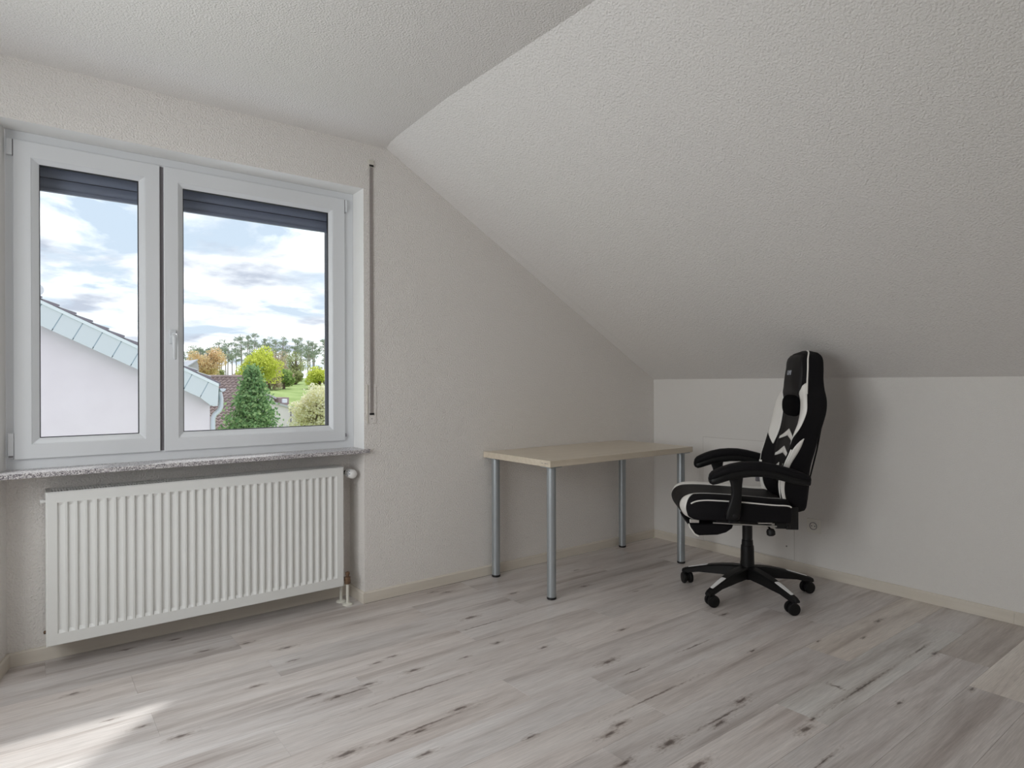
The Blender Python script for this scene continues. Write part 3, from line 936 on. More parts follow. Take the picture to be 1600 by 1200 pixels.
# mechanism, lever, slide rails
m_ = MB().box((-0.10, -0.10, 0.385), (0.12, 0.10, 0.436)); m_.box((-0.12, -0.19, 0.418), (0.20, 0.19, 0.437))
m_.build('tilt_mechanism', M['blacksteel'], ch, bevel=0.006)
m_ = MB().tube([(-0.03, 0.08, 0.412), (-0.045, 0.15, 0.410), (-0.055, 0.20, 0.404), (-0.058, 0.215, 0.396)], 0.005, 8)
m_.lathe([(0.006, 0), (0.016, 0.004), (0.0215, 0.016), (0.0205, 0.032), (0.012, 0.038)], (-0.058, 0.218, 0.400), (-0.1, 0.15, -1), 18)
m_.build('height_lever', M['plastic'], ch, smooth=40)
for s_ in (1, -1):
    MB().tube([(0.225, 0.222 * s_, 0.4235), (-0.088, 0.222 * s_, 0.411)], 0.0042, 8).build('slide_rail', M['chrome'], ch, smooth=50)
    MB().box((-0.070, 0.205 * s_ - .004, 0.421), (0.0, 0.205 * s_ + .012, 0.428)).build('rail_bracket', M['chrome'], ch, bevel=0.001)
    MB().box((0.098, 0.205 * s_ - .004, 0.428), (0.120, 0.205 * s_ + .012, 0.434)).build('rail_bracket', M['chrome'], ch, bevel=0.001)
    MB().box((0.296, 0.236 * s_ - .006, 0.424), (0.343, 0.236 * s_ + .006, 0.442)).build('rail_end', M['chrome'], ch, bevel=0.003)
    m_ = MB().box((-0.200, 0.200 * s_ - .005, 0.392), (-0.140, 0.200 * s_ + .005, 0.505))
    m_.box((-0.19, 0.19 * s_ - .012, 0.395), (-0.09, 0.19 * s_ + .012, 0.425))
    m_.lathe([(0.010, -0.008), (0.012, 0.0), (0.010, 0.008)], (-0.150, 0.204 * s_, 0.405), (0, 1, 0), 14)
    m_.build('hinge_bracket', M['blacksteel'], ch, bevel=0.003)
# footrest tucked under the seat
secs = []
for (y, q) in ((-0.175, 0.0), (-0.165, 0.75), (-0.14, 1.0), (0.14, 1.0), (0.165, 0.75), (0.175, 0.0)):
    base_ = [(0.335, 0.402), (0.328, 0.385), (0.305, 0.352), (0.285, 0.343), (0.19, 0.348), (0.145, 0.362), (0.115, 0.384), (0.108, 0.404), (0.2, 0.412)]
    cx_, cz_ = 0.22, 0.385
    k_ = 0.90 + 0.10 * q
    secs.append([(cx_ + (u - cx_) * k_, y, cz_ + (zz - cz_) * k_) for (u, zz) in base_])
fr = MB().loft(secs).build('footrest', M['fabric'], ch, smooth=40, bevel=0.006)
MB().tube([(0.336, 0.166, 0.404), (0.328, 0.168, 0.384), (0.306, 0.169, 0.351), (0.286, 0.169, 0.341)], 0.0035, 8).build('piping', M['white'], fr, smooth=60)

# seat
def seat_prof(v):
    a = abs(v)
    s = min(max((a - 0.13) / 0.12, 0), 1); s = s * s * (3 - 2 * s)
    f = 0.380 - 0.022 * s
    rise = interp([0, 0.10, 0.15, 0.19, 0.225, 0.25], [0, 0.0, 0.003, 0.012, 0.004, -0.016], a)
    zf, zr = 0.552 + rise, 0.536 + rise
    zb = 0.440
    return [(-0.150, zb - .006), (-0.157, 0.475), (-0.153, zr - 0.016), (-0.135, zr - 0.003), (-0.06, zr), (0.08, (zr + zf) / 2 + .003), (0.22, zf + .002), (f - 0.075, zf + .001),
            (f - 0.040, zf - 0.006), (f - 0.014, zf - 0.022), (f - 0.001, zf - 0.050), (f - 0.006, zf - 0.078), (f - 0.026, zb + 0.008), (f - 0.055, zb)]


def seat_pt(q, v, off=0.0):
    P = seat_prof(v)
    n_ = len(P) - 1
    xs_ = list(range(n_ + 1))
    u, z = interp(xs_, [p_[0] for p_ in P], q), interp(xs_, [p_[1] for p_ in P], q)
    e = 0.05
    u2, z2 = interp(xs_, [p_[0] for p_ in P], min(q + e, n_)), interp(xs_, [p_[1] for p_ in P], min(q + e, n_))
    u1, z1 = interp(xs_, [p_[0] for p_ in P], max(q - e, 0)), interp(xs_, [p_[1] for p_ in P], max(q - e, 0))
    t = Vector((u2 - u1, z2 - z1)).normalized()
    return (u - t.y * off, v, z + t.x * off)


NQ = 60
secs = []
for (v, sh) in ((-0.252, 0.010), (-0.250, 0.004), (-0.245, 0.0), (-0.225, 0), (-0.205, 0), (-0.19, 0), (-0.17, 0), (-0.15, 0), (-0.12, 0), (-0.06, 0), (0, 0), (0.06, 0), (0.12, 0), (0.15, 0), (0.17, 0), (0.19, 0), (0.205, 0), (0.225, 0), (0.245, 0), (0.250, 0.004), (0.252, 0.010)):
    s = []
    for k in range(NQ + 1):
        u, _, z = seat_pt(13 * k / NQ, v, -sh)
        s.append((u, v, z))
    secs.append(s)
seat = MB().loft(secs).build('seat', M['fabric'], ch, smooth=50)


def seat_patch(name, q0, q1, fv0, fv1, m, nq=34, nv=5, off=0.0032):
    rows_ = []
    for i in range(nq + 1):
        q = q0 + (q1 - q0) * i / nq
        a, b_ = fv0(q), fv1(q)
        rows_.append([seat_pt(q, a + (b_ - a) * j / nv, off) for j in range(nv + 1)])
    return MB().loft(rows_, closed=False, caps=False).build(name, m, seat, smooth=60, solid=0.003)


seat_patch('centre_panel', 2.5, 12.8, lambda q: -0.15, lambda q: 0.15, M['panel'], nv=10)
for s_ in (1, -1):
    def outer(q, s_=s_):
        return s_ * interp([2.4, 4, 6, 7.2, 8.2, 9.2, 10, 11.5, 12.8], [0.157, 0.161, 0.169, 0.180, 0.203, 0.222, 0.230, 0.230, 0.222], q)
    if s_ < 0:
        def outer(q, s_=s_):
            return s_ * interp([2.4, 4, 6, 7.2, 8.2, 9.2, 10, 11.5, 12.8], [0.180, 0.192, 0.197, 0.200, 0.206, 0.222, 0.230, 0.230, 0.222], q)
    seat_patch('white_band', 2.6, 12.6, lambda q, s_=s_: s_ * 0.151, outer, M['white'])
    MB().tube([seat_pt(2.3 + 6.4 * i / 30, s_ * 0.2475, 0.001) for i in range(31)], 0.0035, 8).build('piping', M['white'], seat, smooth=60)

# backrest
BZ = [0.466, 0.475, 0.50, 0.56, 0.63, 0.72, 0.79, 0.87, 0.945, 0.995, 1.05, 1.10, 1.15, 1.21, 1.26, 1.285, 1.298, 1.306]
BW = [0.130, 0.155, 0.172, 0.182, 0.188, 0.212, 0.228, 0.232, 0.250, 0.258, 0.238, 0.182, 0.150, 0.140, 0.130, 0.110, 0.080, 0.040]
BS = [-.200, -.182, -.156, -.130, -.122, -.132, -.156, -.181, -.208, -.221, -.230, -.250, -.262, -.268, -.272, -.282, -.292, -.300]
BWG = [-.190, -.172, -.148, -.123, -.116, -.125, -.149, -.174, -.200, -.214, -.224, -.238, -.244, -.246, -.250, -.263, -.278, -.296]
BC = [-.205, -.200, -.190, -.178, -.176, -.184, -.196, -.222, -.234, -.238, -.238, -.218, -.214, -.223, -.236, -.250, -.268, -.290]
BR = [-.235, -.250, -.257, -.260, -.262, -.266, -.280, -.300, -.316, -.325, -.334, -.344, -.350, -.354, -.354, -.346, -.334, -.312]


def bsec(z):
    return tuple(interp(BZ, t, z) for t in (BW, BS, BWG, BC, BR))


def bfront(x, z, off=0.0):
    w, us, uw, uc, ur = bsec(z)
    a = abs(x)
    u = interp([0, 0.42, 0.66, 0.84, 0.95, 1.0], [uc, uc * 0.95 + uw * 0.05, uc * 0.55 + uw * 0.45, uc * 0.12 + uw * 0.88, uw, us], a)
    return (u + off * (1 - 0.6 * a ** 6), x * w + (off * 0.9 * a ** 6 * (1 if x > 0 else -1)), z)


def bside(s, z, sg, off=0.0):
    w, us, uw, uc, ur = bsec(z)
    return (us + s * (ur - us), sg * (w - 0.014 * s * s + off), z)


secs = []
NZ = 64
for k in range(NZ + 1):
    t = k / NZ
    z = BZ[0] + (BZ[-1] - BZ[0]) * t
    w, us, uw, uc, ur = bsec(z)
    s = [bfront(-1 + 2 * i / 32, z) for i in range(33)]
    s += [bside(q, z, 1) for q in (0.35, 0.7, 0.92)]
    for j in range(7):
        x = 1 - 2 * j / 6
        s.append((ur - 0.006 * (1 - x * x), x * (w - 0.024), z))
    s += [bside(q, z, -1) for q in (0.92, 0.7, 0.35)]
    secs.append(s)
back = MB().loft(secs).build('backrest', M['fabric'], ch, smooth=55)


def back_patch(name, z0, z1, fx0, fx1, m, nz=24, nx=6, off=0.0035, fn=bfront, solid=0.003, parent=None):
    rows_ = []
    for i in range(nz + 1):
        z = z0 + (z1 - z0) * i / nz
        a, b_ = fx0(z), fx1(z)
        rows_.append([fn(a + (b_ - a) * j / nx, z, off=off) for j in range(nx + 1)])
    return MB().loft(rows_, closed=False, caps=False).build(name, m, parent or back, smooth=60, solid=solid)


# charcoal middle panel, from the chevrons up over the headrest
back_patch('centre_panel', 0.60, 1.285, lambda z: -interp([0.6, 0.9, 1.04, 1.10, 1.16, 1.285], [0.56, 0.54, 0.54, 0.76, 0.93, 0.92], z),
           lambda z: interp([0.6, 0.9, 1.04, 1.10, 1.16, 1.285], [0.56, 0.54, 0.54, 0.76, 0.93, 0.92], z), M['panel'], nz=40, nx=10, off=0.0028)
for s_ in (1, -1):
    xi = lambda z: interp([0.795, 0.84, 0.90, 0.98, 1.04, 1.075, 1.10, 1.135], [0.62, 0.59, 0.56, 0.54, 0.56, 0.64, 0.78, 0.985], z)
    xo = lambda z: interp([0.795, 0.83, 0.87, 0.92, 1.095], [0.64, 0.80, 0.95, 1.0, 1.0], z)
    back_patch('white_wing', 0.797, 1.134, lambda z: s_ * xi(z), lambda z: s_ * xo(z), M['white'], off=0.0042)
    so_ = lambda z: interp([0.47, 0.52, 0.60, 0.70, 0.78, 0.82, 0.857], [0.02, 0.07, 0.10, 0.17, 0.28, 0.34, 0.36], z)
    si_ = lambda z: interp([0.47, 0.60, 0.76, 0.79, 0.82, 0.84, 0.857], [0.0, 0.0, 0.0, 0.01, 0.10, 0.20, 0.34], z)
    back_patch('white_flash', 0.480, 0.856, lambda z: si_(z), lambda z: so_(z), M['white'], nz=26, nx=3, off=0.0035,
               fn=lambda x, z, off, s_=s_: bside(x, z, s_, off))
    MB().tube([bfront(s_ * 0.995, 0.485 + (0.80 - 0.485) * i / 20, 0.002) for i in range(21)], 0.0042, 8).build('piping', M['white'], back, smooth=60)
for s_ in (1, -1):
    ii = lambda z: interp([0.485, 0.51, 0.54, 0.58, 0.70], [0.55, 0.68, 0.76, 0.81, 0.84], z)
    oo = lambda z: interp([0.485, 0.51, 0.54, 0.58, 0.70], [0.66, 0.84, 0.93, 0.97, 0.97], z)
    back_patch('lower_white_band', 0.487, 0.70, lambda z: s_ * ii(z), lambda z: s_ * oo(z), M['white'], off=0.0045)
# piping round the headrest
pth = [bfront(1.0, 1.08 + (1.302 - 1.08) * i / 26, 0.001) for i in range(27)] + [bfront(-1.0, 1.302 - (1.302 - 1.08) * i / 26, 0.001) for i in range(27)]
MB().tube(pth, 0.0040, 8).build('piping', M['white'], back, smooth=60)
# chevrons
for (zt, gap) in ((0.890, 0.0), (0.798, 0.0), (0.720, 0.30)):
    for s_ in (1, -1):
        rows_ = []
        for i in range(13):
            t = gap + (1 - gap) * i / 12
            v = 0.105 * t
            za, zb_ = zt - 0.048 * t, zt - 0.036 - 0.026 * t
            row = []
            for j in range(4):
                z = za + (zb_ - za) * j / 3
                row.append(bfront(s_ * v / bsec(z)[0], z, 0.0058))
            rows_.append(row)
        MB().loft(rows_, closed=False, caps=False).build('white_chevron', M['white'], back, smooth=60, solid=0.003)
# neck pillow
m_ = MB()
secs = []
for i in range(21):
    t = -1 + 2 * i / 20
    k_ = max((1 - abs(t) ** 3.2), 0.002) ** 0.5
    sgn = lambda c_: (abs(c_) ** 0.75) * (1 if c_ > 0 else -1)
    secs.append([(-0.240 + 0.038 * k_ * sgn(cos(a)) - 0.010 * t * t, 0.152 * t, 1.015 + 0.058 * k_ * sgn(sin(a))) for a in [2 * pi * q / 24 for q in range(24)]])
m_.loft(secs)
m_.build('neck_pillow', M['plush'], back, smooth=60)
# headrest lettering
cu = bpy.data.curves.new('headrest_logo', 'FONT')
cu.body = 'UMI'
cu.size = 0.036
cu.extrude = 0.0012
cu.align_x = 'CENTER'
tmp = bpy.data.objects.new('tmp_text', cu)
COL.objects.link(tmp)
bpy.context.view_layer.update()
me = bpy.data.meshes.new_from_object(tmp.evaluated_get(bpy.context.evaluated_depsgraph_get()))
me.name = 'headrest_logo'
bpy.data.objects.remove(tmp)
me.materials.clear(); me.materials.append(M['logo'])
for v_ in me.vertices:
    z = 1.178 + v_.co.y
    y = v_.co.x + 0.016
    u, yy, zz = bfront(y / bsec(z)[0], z, 0.005 + v_.co.z)
    v_.co = (u, yy, zz)
lg = bpy.data.objects.new('headrest_logo', me)
COL.objects.link(lg); lg.parent = back
# belt slider seen below the far arm, rear straps
m_ = MB().box((-0.128, -0.215, 0.575), (-0.098, -0.190, 0.66)); m_.build('side_tag', M['tag'], back, bevel=0.002)
for y in (-0.07, 0.07):
    MB().tube([(-0.352, y, 1.10), (-0.366, y, 0.95), (-0.335, y, 0.78), (-0.296, y, 0.62), (-0.285, y, 0.52)], 0.004, 6).build('rear_strap', M['fabric'], back, smooth=60)

# armrests
AU = [0.252, 0.246, 0.235, 0.215, 0.185, 0.15, 0.10, 0.05, 0.0, -0.05, -0.10, -0.15, -0.20, -0.225, -0.232]
AT = [0.662, 0.682, 0.695, 0.706, 0.720, 0.732, 0.743, 0.747, 0.746, 0.738, 0.726, 0.712, 0.694, 0.682, 0.668]
AB = [0.645, 0.634, 0.629, 0.633, 0.643, 0.655, 0.665, 0.671, 0.672, 0.665, 0.652, 0.639, 0.632, 0.632, 0.642]
AWD = [0.016, 0.030, 0.036, 0.039, 0.041, 0.042, 0.042, 0.042, 0.042, 0.042, 0.042, 0.042, 0.040, 0.034, 0.018]


def sq_sec(u, y, zc, hw, hh, n=16, e=0.55):
    r_ = []
    for k in range(n):
        a = 2 * pi * k / n
        c_, s__ = cos(a), sin(a)
        r_.append((u, y + hw * (abs(c_) ** e) * (1 if c_ > 0 else -1), zc + hh * (abs(s__) ** e) * (1 if s__ > 0 else -1)))
    return r_


for s_ in (1, -1):
    y = 0.292 * s_
    du, dz = (0.006, 0.0) if s_ > 0 else (-0.022, 0.006)
    # support
    secs = []
    for (z, ua, ub, hw) in ((0.447, 0.150, 0.118, 0.012), (0.455, 0.164, 0.103, 0.016), (0.475, 0.169, 0.098, 0.018), (0.50, 0.166, 0.096, 0.018), (0.53, 0.155, 0.094, 0.017), (0.57, 0.143, 0.093, 0.017), (0.60, 0.140, 0.092, 0.017), (0.635, 0.146, 0.091, 0.019), (0.665, 0.158, 0.088, 0.024), (0.685, 0.165, 0.082, 0.030)):
        c_ = (ua + ub) / 2; h_ = (ua - ub) / 2
        q = sq_sec(0, 0, 0, hw, h_)
        secs.append([(c_ + du + p_[2], y + p_[1] - s_ * 0.012 * (1 - (z - 0.447) / 0.24), z) for p_ in q])
    arm = MB().loft(secs).build('armrest', M['plastic'], ch, smooth=50)
    MB().lathe([(0.012, 0), (0.012, 0.004), (0.007, 0.006)], (0.133, y - s_ * 0.012 + s_ * 0.016, 0.474), (0, s_, 0), 14).build('arm_bolt', M['blacksteel'], arm, smooth=40)
    secs = [sq_sec(AU[i] + du, y, dz + AB[i] + (AT[i] - AB[i]) * 0.30, AWD[i] * 0.86, max((AT[i] - AB[i]) * 0.30, 0.004)) for i in range(len(AU))]
    MB().loft(secs).build('arm_shell', M['plastic'], arm, smooth=50)
    secs = [sq_sec(AU[i] + du, y, dz + AB[i] + (AT[i] - AB[i]) * 0.69, AWD[i], max((AT[i] - AB[i]) * 0.31, 0.004), e=0.7) for i in range(len(AU))]
    MB().loft(secs).build('arm_pad', M['fabric'], arm, smooth=50)
    MB().box((-0.20, y - s_ * 0.05 - 0.01, 0.64), (-0.17, y - s_ * 0.03 + 0.01, 0.66)).build('arm_joint', M['plastic'], arm, bevel=0.004)
    MB().box((0.105, min(0.20 * s_, 0.275 * s_), 0.432), (0.155, max(0.20 * s_, 0.275 * s_), 0.446)).build('arm_plate', M['blacksteel'], arm, bevel=0.002)

# ------------------------------------------------------------------ outside: ground, houses, trees
M['grass'] = add_noise(mat('spring_meadow', (0.25, 0.42, 0.08), 0.9, spec=0.1), 0.6, (0.24, 0.33, 0.11), (0.34, 0.43, 0.17), coord='Object')
M['render_w'] = add_noise(mat('pinkish_white_render', (0.78, 0.73, 0.74), 0.9, spec=0.1), 2, (0.79, 0.715, 0.745), (0.815, 0.74, 0.77))
M['fascia'] = mat('pale_blue_fascia_board', (0.645, 0.685, 0.70), 0.6)
M['fascia2'] = mat('fascia_joint_strip', (0.33, 0.41, 0.46), 0.6)
M['edgew'] = mat('white_metal_edge', (0.75, 0.80, 0.81), 0.5)
M['tiledark'] = mat('weathered_dark_tile', (0.22, 0.19, 0.22), 0.7)
M['tilebrown'] = add_noise(mat('brown_roof_tile', (0.30, 0.23, 0.22), 0.8), 3, (0.27, 0.20, 0.195), (0.36, 0.28, 0.265))
M['zinc'] = mat('pale_zinc', (0.60, 0.63, 0.67), 0.45, metal=0.3)
M['greyrender'] = mat('grey_render', (0.50, 0.48, 0.49), 0.9)
M['rooflight'] = mat('pale_grey_roof', (0.52, 0.52, 0.56), 0.7)
M['cream_wall'] = mat('cream_house_wall', (0.84, 0.80, 0.75), 0.9)
M['bark'] = mat('pine_bark', (0.36, 0.30, 0.28), 0.9)
M['darkbark'] = mat('brown_bark', (0.14, 0.10, 0.07), 0.9)
M['dish'] = mat('pale_satellite_dish', (0.72, 0.73, 0.75), 0.5)


def terrain_z(x, y):
    return interp([-50, 18, 32, 40, 50, 62, 90, 150, 400], [-5.5, -5.5, -5.2, -4.0, -0.2, 0.75, 1.5, 2.5, 4.0], y)


b = MB()
gx = [-120 + 10 * i for i in range(37)]; gy = [8, 18, 26, 32, 36, 40, 44, 48, 52, 58, 64, 74, 90, 120, 160, 260, 400]
b.loft([[(x, y, terrain_z(x, y) + 0.25 * mnoise.noise(Vector((x * .07, y * .07, 0)))) for x in gx] for y in gy], closed=False, caps=False)
gd = struct(b.build('meadow_ground', M['grass'], smooth=80))

# neighbouring house on the left: gable towards us, roof falling to the right
NY, NW = 13.20, 13.55
nh = tag(empty('neighbouring_house', (-3.5, NW, -5.5)), 'pale house with blue grey verge boards close outside the left pane', 'house')


def nb(m_, name, mt, parent=nh, **kw):
    m_.v = [(x + 3.5, y - NW, z + 5.5) for (x, y, z) in m_.v]
    return m_.build(name, mt, parent, **kw)


SL = (2.81 - 1.07) / (-3.41 - 0.01)          # slope of the verge
def vz(x):                                   # upper edge of the fascia
    return 1.07 + SL * (x - 0.01)


RXN = -7.6
wtop = lambda x: vz(x) - 0.30
m_ = MB()
outl = [(-15.0, -5.5), (-0.11, -5.5), (-0.11, wtop(-0.11)), (RXN, wtop(RXN)), (-15.0, wtop(RXN) - (RXN + 15) * -SL)]
m_.loft([[(x, NW, z) for (x, z) in outl], [(x, NW + 9, z) for (x, z) in outl]])
nb(m_, 'gable_wall', M['render_w'])
m_ = MB()
for (xa, xb, za, zb) in ((RXN, 0.06, vz(RXN) + .10, vz(0.06) + .10),):
    m_.loft([[(xa, NY + .02, za - .05), (xb, NY + .02, zb - .05), (xb, NY + .02, zb + .02), (xa, NY + .02, za + .02)], [(xa, NW + 9.4, za - .05), (xb, NW + 9.4, zb - .05), (xb, NW + 9.4, zb + .02), (xa, NW + 9.4, za + .02)]])
m_.loft([[(RXN, NY + .02, vz(RXN) + .05), (RXN, NY + .02, vz(RXN) + .12), (-15.2, NY + .02, vz(RXN) + .12 + SL * 7.6), (-15.2, NY + .02, vz(RXN) + .05 + SL * 7.6)], [(RXN, NW + 9.4, vz(RXN) + .05), (RXN, NW + 9.4, vz(RXN) + .12), (-15.2, NW + 9.4, vz(RXN) + .12 + SL * 7.6), (-15.2, NW + 9.4, vz(RXN) + .05 + SL * 7.6)]])
nb(m_, 'roof_slab', M['tiledark'])
# fascia boards: separate panels, joints square to the slope
dirv = Vector((1, 0, SL)).normalized(); nrm = Vector((dirv.z, 0, -dirv.x))   # down-left, square to the slope
LEN = 0.405
jx0 = -3.04
x = jx0 - 0.36 * 14
edge = []
step = 0.352
k = -13
while True:
    xa = jx0 + step * k; xb = xa + step
    if xa > -0.05:
        break
    pa = Vector((xa, NY, vz(xa))); pb = Vector((min(xb, 0.01), NY, vz(min(xb, 0.01))))
    if xb > -0.16:
        pb = Vector((0.01, NY, vz(0.01)))
        q = [pa, pb, Vector((-0.012, NY, 0.635)), Vector((-0.17, NY, 0.632)), pa + nrm * LEN]
    else:
        q = [pa, pb, pb + nrm * LEN, pa + nrm * LEN]
    g_ = dirv * 0.020
    q[0] = q[0] + g_; q[-1] = q[-1] + g_
    nb(MB().loft([[tuple(p_) for p_ in q], [tuple(p_ + Vector((0, 0.05, 0))) for p_ in q]]), 'verge_board', M['fascia'])
    k += 1
    if xb > -0.16:
        break
a_ = Vector((RXN, NY + .006, vz(RXN))); b_ = Vector((0.01, NY + .006, vz(0.01)))
nb(MB().loft([[tuple(a_ + nrm * .01), tuple(b_ + nrm * .01), tuple(b_ + nrm * LEN * .92), tuple(a_ + nrm * LEN)], [tuple(p_ + Vector((0, .05, 0))) for p_ in (a_ + nrm * .01, b_ + nrm * .01, b_ + nrm * LEN * .92, a_ + nrm * LEN)]]), 'joint_backing', M['fascia2'])
m_ = MB()
e_ = Vector((0, -0.03, 0))
q = [a_ + Vector((0, 0, .075)), b_ + Vector((0.0, 0, .075)), b_, a_]
m_.loft([[tuple(p_ + e_) for p_ in q], [tuple(p_ + Vector((0, .05, 0))) for p_ in q]])
nb(m_, 'verge_strip', M['edgew'])
# soffit under the verge
m_ = MB()
q0 = [a_ + nrm * LEN, b_ + nrm * LEN * .9]
m_.loft([[tuple(q0[0]), tuple(q0[1]), tuple(q0[1] + Vector((0, .4, 0))), tuple(q0[0] + Vector((0, .4, 0)))], [tuple(p_ + Vector((0, 0, .02))) for p_ in (q0[0], q0[1], q0[1] + Vector((0, .4, 0)), q0[0] + Vector((0, .4, 0)))]])
nb(m_, 'soffit', M['fascia2'])
nb(MB().box((-0.13, NY, 0.612), (-0.012, NY + 9.6, 0.635)), 'eave_soffit', M['fascia'])
nb(MB().box((-0.03, NY + .055, 0.635), (-0.005, NY + 9.6, 1.03)), 'eave_board', M['fascia2'])
# verge tiles, stepped
tp = 0.2915
for k in range(-16, 12):
    xa = -3.10 + tp * k; xb = xa + tp + 0.02
    if xa < RXN or xa > -0.20:
        continue
    za, zb = vz(xa), vz(xb)
    sec = lambda y: [(xa, y, za + .075), (xb, y, zb + .085), (xb, y, zb + .155), (xa, y, za + .105)]
    nb(MB().loft([sec(NY - .03), sec(NY + .30)]), 'verge_tile', M['tiledark'])
    nb(MB().loft([[(xa, NY - .032, za + .106), (xb, NY - .032, zb + .156), (xb, NY - .032, zb + .168), (xa, NY - .032, za + .118)], [(xa, NY + .3, za + .106), (xb, NY + .3, zb + .156), (xb, NY + .3, zb + .168), (xa, NY + .3, za + .118)]]), 'tile_edge', M['edgew'])
# gutter and downpipe
m_ = MB()
prof = [(0.11 + 0.075 * cos(pi + pi * i / 10), 1.03 + 0.085 * sin(pi + pi * i / 10)) for i in range(11)] + [(0.11 + 0.068 * cos(2 * pi - pi * i / 10), 1.03 + 0.078 * sin(2 * pi - pi * i / 10)) for i in range(11)]
m_.loft([[(x, NY + .02, z) for (x, z) in prof], [(x, NY + 9.5, z) for (x, z) in prof]])
m_.loft([[(x, y, z) for (x, z) in prof[:11]] for y in (NY + .02, NY + .03)])
nb(m_, 'gutter', M['zinc'], smooth=40)
nb(MB().tube([(0.10, NW, 0.95), (0.12, NW, 0.88), (0.14, NW, 0.78), (0.14, NW, 0.58), (0.10, NW, 0.49), (0.0, NW, 0.40), (-0.04, NW, 0.31), (-0.045, NW, 0.2), (-0.045, NW, -5.4)], 0.058, 14), 'downpipe', M['zinc'], smooth=50)
# satellite dish on the verge
sd = tag(empty('satellite_dish', (-3.47, NY + .5, 3.16)), 'pale satellite dish on the roof edge at the left edge of the left pane', 'dish')
MB().lathe([(0.002, 0.03), (0.07, 0.022), (0.14, 0.0), (0.143, 0.004), (0.07, 0.028), (0.002, 0.036)], (0, 0, -0.02), (0.2, 1, -0.2), 20).build('reflector', M['dish'], sd, smooth=40)
MB().tube([(0, 0.05, -0.16), (0, 0.05, -0.02)], 0.02, 8).build('mast', M['zinc'], sd)

# house with a brown tiled roof behind the downpipe
br = tag(empty('brown_roofed_house', (3.2, 31, -5.4)), 'house with brown pantile roof left behind the dark green conifer', 'house')
m_ = MB().box((-5.5, 0.8, 0), (1.5, 8, 4.6))
m_.build('house_wall', M['greyrender'], br)
m_ = MB()
nrow = 18
for i in range(nrow):
    t0, t1 = i / nrow, (i + 1) / nrow
    # local: ridge at z 6.85 (y 2.4), eave at z 4.3 (y -1.2)
    ya, yb = 2.4 - 3.6 * t0, 2.4 - 3.6 * t1
    za, zb = 6.90 - 2.5 * t0, 6.90 - 2.5 * t1
    nx = 40
    top = []; bot = []
    for j in range(nx * 4 + 1):
        xx = -5.8 + 8.5 * j / (nx * 4)
        w_ = 0.035 * (1 + cos(2 * pi * j / 4))
        top.append((xx, ya, za + w_ - 0.05)); bot.append((xx, yb - 0.03, zb + w_ + 0.03))
    low = [(x_, y_ + .01, z_ - 0.09) for (x_, y_, z_) in bot]
    m_.loft([top, bot, low], closed=False, caps=False)
m_.build('tile_courses', M['tilebrown'], br, smooth=60)['kind'] = 'stuff'
MB().tube([(-5.8, 2.4, 6.92), (2.7, 2.4, 6.92)], 0.10, 8).build('ridge_tiles', M['tilebrown'], br)

# small grey gable behind the neighbouring roof
gg = tag(empty('grey_gabled_house', (5.0, 42, -5.0)), 'small grey gable poking up above the neighbouring roof, before the orange tree', 'house')
prof = [(-1.2, 0), (0.40, 0), (0.36, 7.35), (0.26, 7.66), (-1.2, 6.6)]
m_ = MB().loft([[(x, 0, z) for (x, z) in prof], [(x, 4, z) for (x, z) in prof]]); m_.build('gable_wall', M['greyrender'], gg)
m_ = MB().loft([[(-1.25, -.1, 6.55), (0.30, -.1, 7.67), (0.30, -.1, 7.75), (-1.25, -.1, 6.63)], [(-1.25, 4.1, 6.55), (0.30, 4.1, 7.67), (0.30, 4.1, 7.75), (-1.25, 4.1, 6.63)]]); m_.build('roof', M['rooflight'], gg)

# pale low houses between conifer and blossom tree
wh = tag(empty('pale_low_house', (9.6, 41, -4.5)), 'pale house with thin grey roof edges between conifer and blossoming tree', 'house')
prof = [(-1.6, 0), (0.25, 0), (0.25, 4.55), (-0.6, 5.10), (-1.6, 5.55)]
MB().loft([[(x, 0, z) for (x, z) in prof], [(x, 3, z) for (x, z) in prof]]).build('upper_wall', M['cream_wall'], wh)
MB().loft([[(-1.6, -.2, 5.55), (0.34, -.2, 4.60), (0.34, -.2, 4.72), (-1.6, -.2, 5.67)], [(-1.6, 3.2, 5.55), (0.34, 3.2, 4.60), (0.34, 3.2, 4.72), (-1.6, 3.2, 5.67)]]).build('upper_roof', M['greyrender'], wh)
MB().box((-0.55, -0.03, 4.30), (-0.2, 0.0, 4.75)).build('window', M['shutter'], wh)
prof = [(-0.9, 0), (3.0, 0), (3.0, 3.4), (0.9, 4.02), (-0.9, 4.55)]
MB().loft([[(x, -3, z) for (x, z) in prof], [(x, -.4, z) for (x, z) in prof]]).build('front_wall', M['render_w'], wh)
MB().loft([[(-0.9, -3.1, 4.42), (3.1, -3.1, 3.28), (3.1, -3.1, 3.42), (-0.9, -3.1, 4.56)], [(-0.9, -.3, 4.42), (3.1, -.3, 3.28), (3.1, -.3, 3.42), (-0.9, -.3, 4.56)]]).build('front_roof', M['rooflight'], wh)
MB().box((0.34, -3.04, 0.2), (0.40, -2.98, 4.0)).build('downpipe', M['tiledark'], wh)
MB().box((0.4, -3.03, 2.75), (2.9, -2.99, 2.80)).build('ledge_line', M['greyrender'], wh)
MB().box((0.45, -0.3, 3.9), (1.15, 1.5, 4.7)).build('dormer', M['tilebrown'], wh)
MB().box((0.55, -0.9, 4.35), (0.85, -0.6, 4.62)).build('chimney_cap', M['dish'], wh, bevel=0.05)


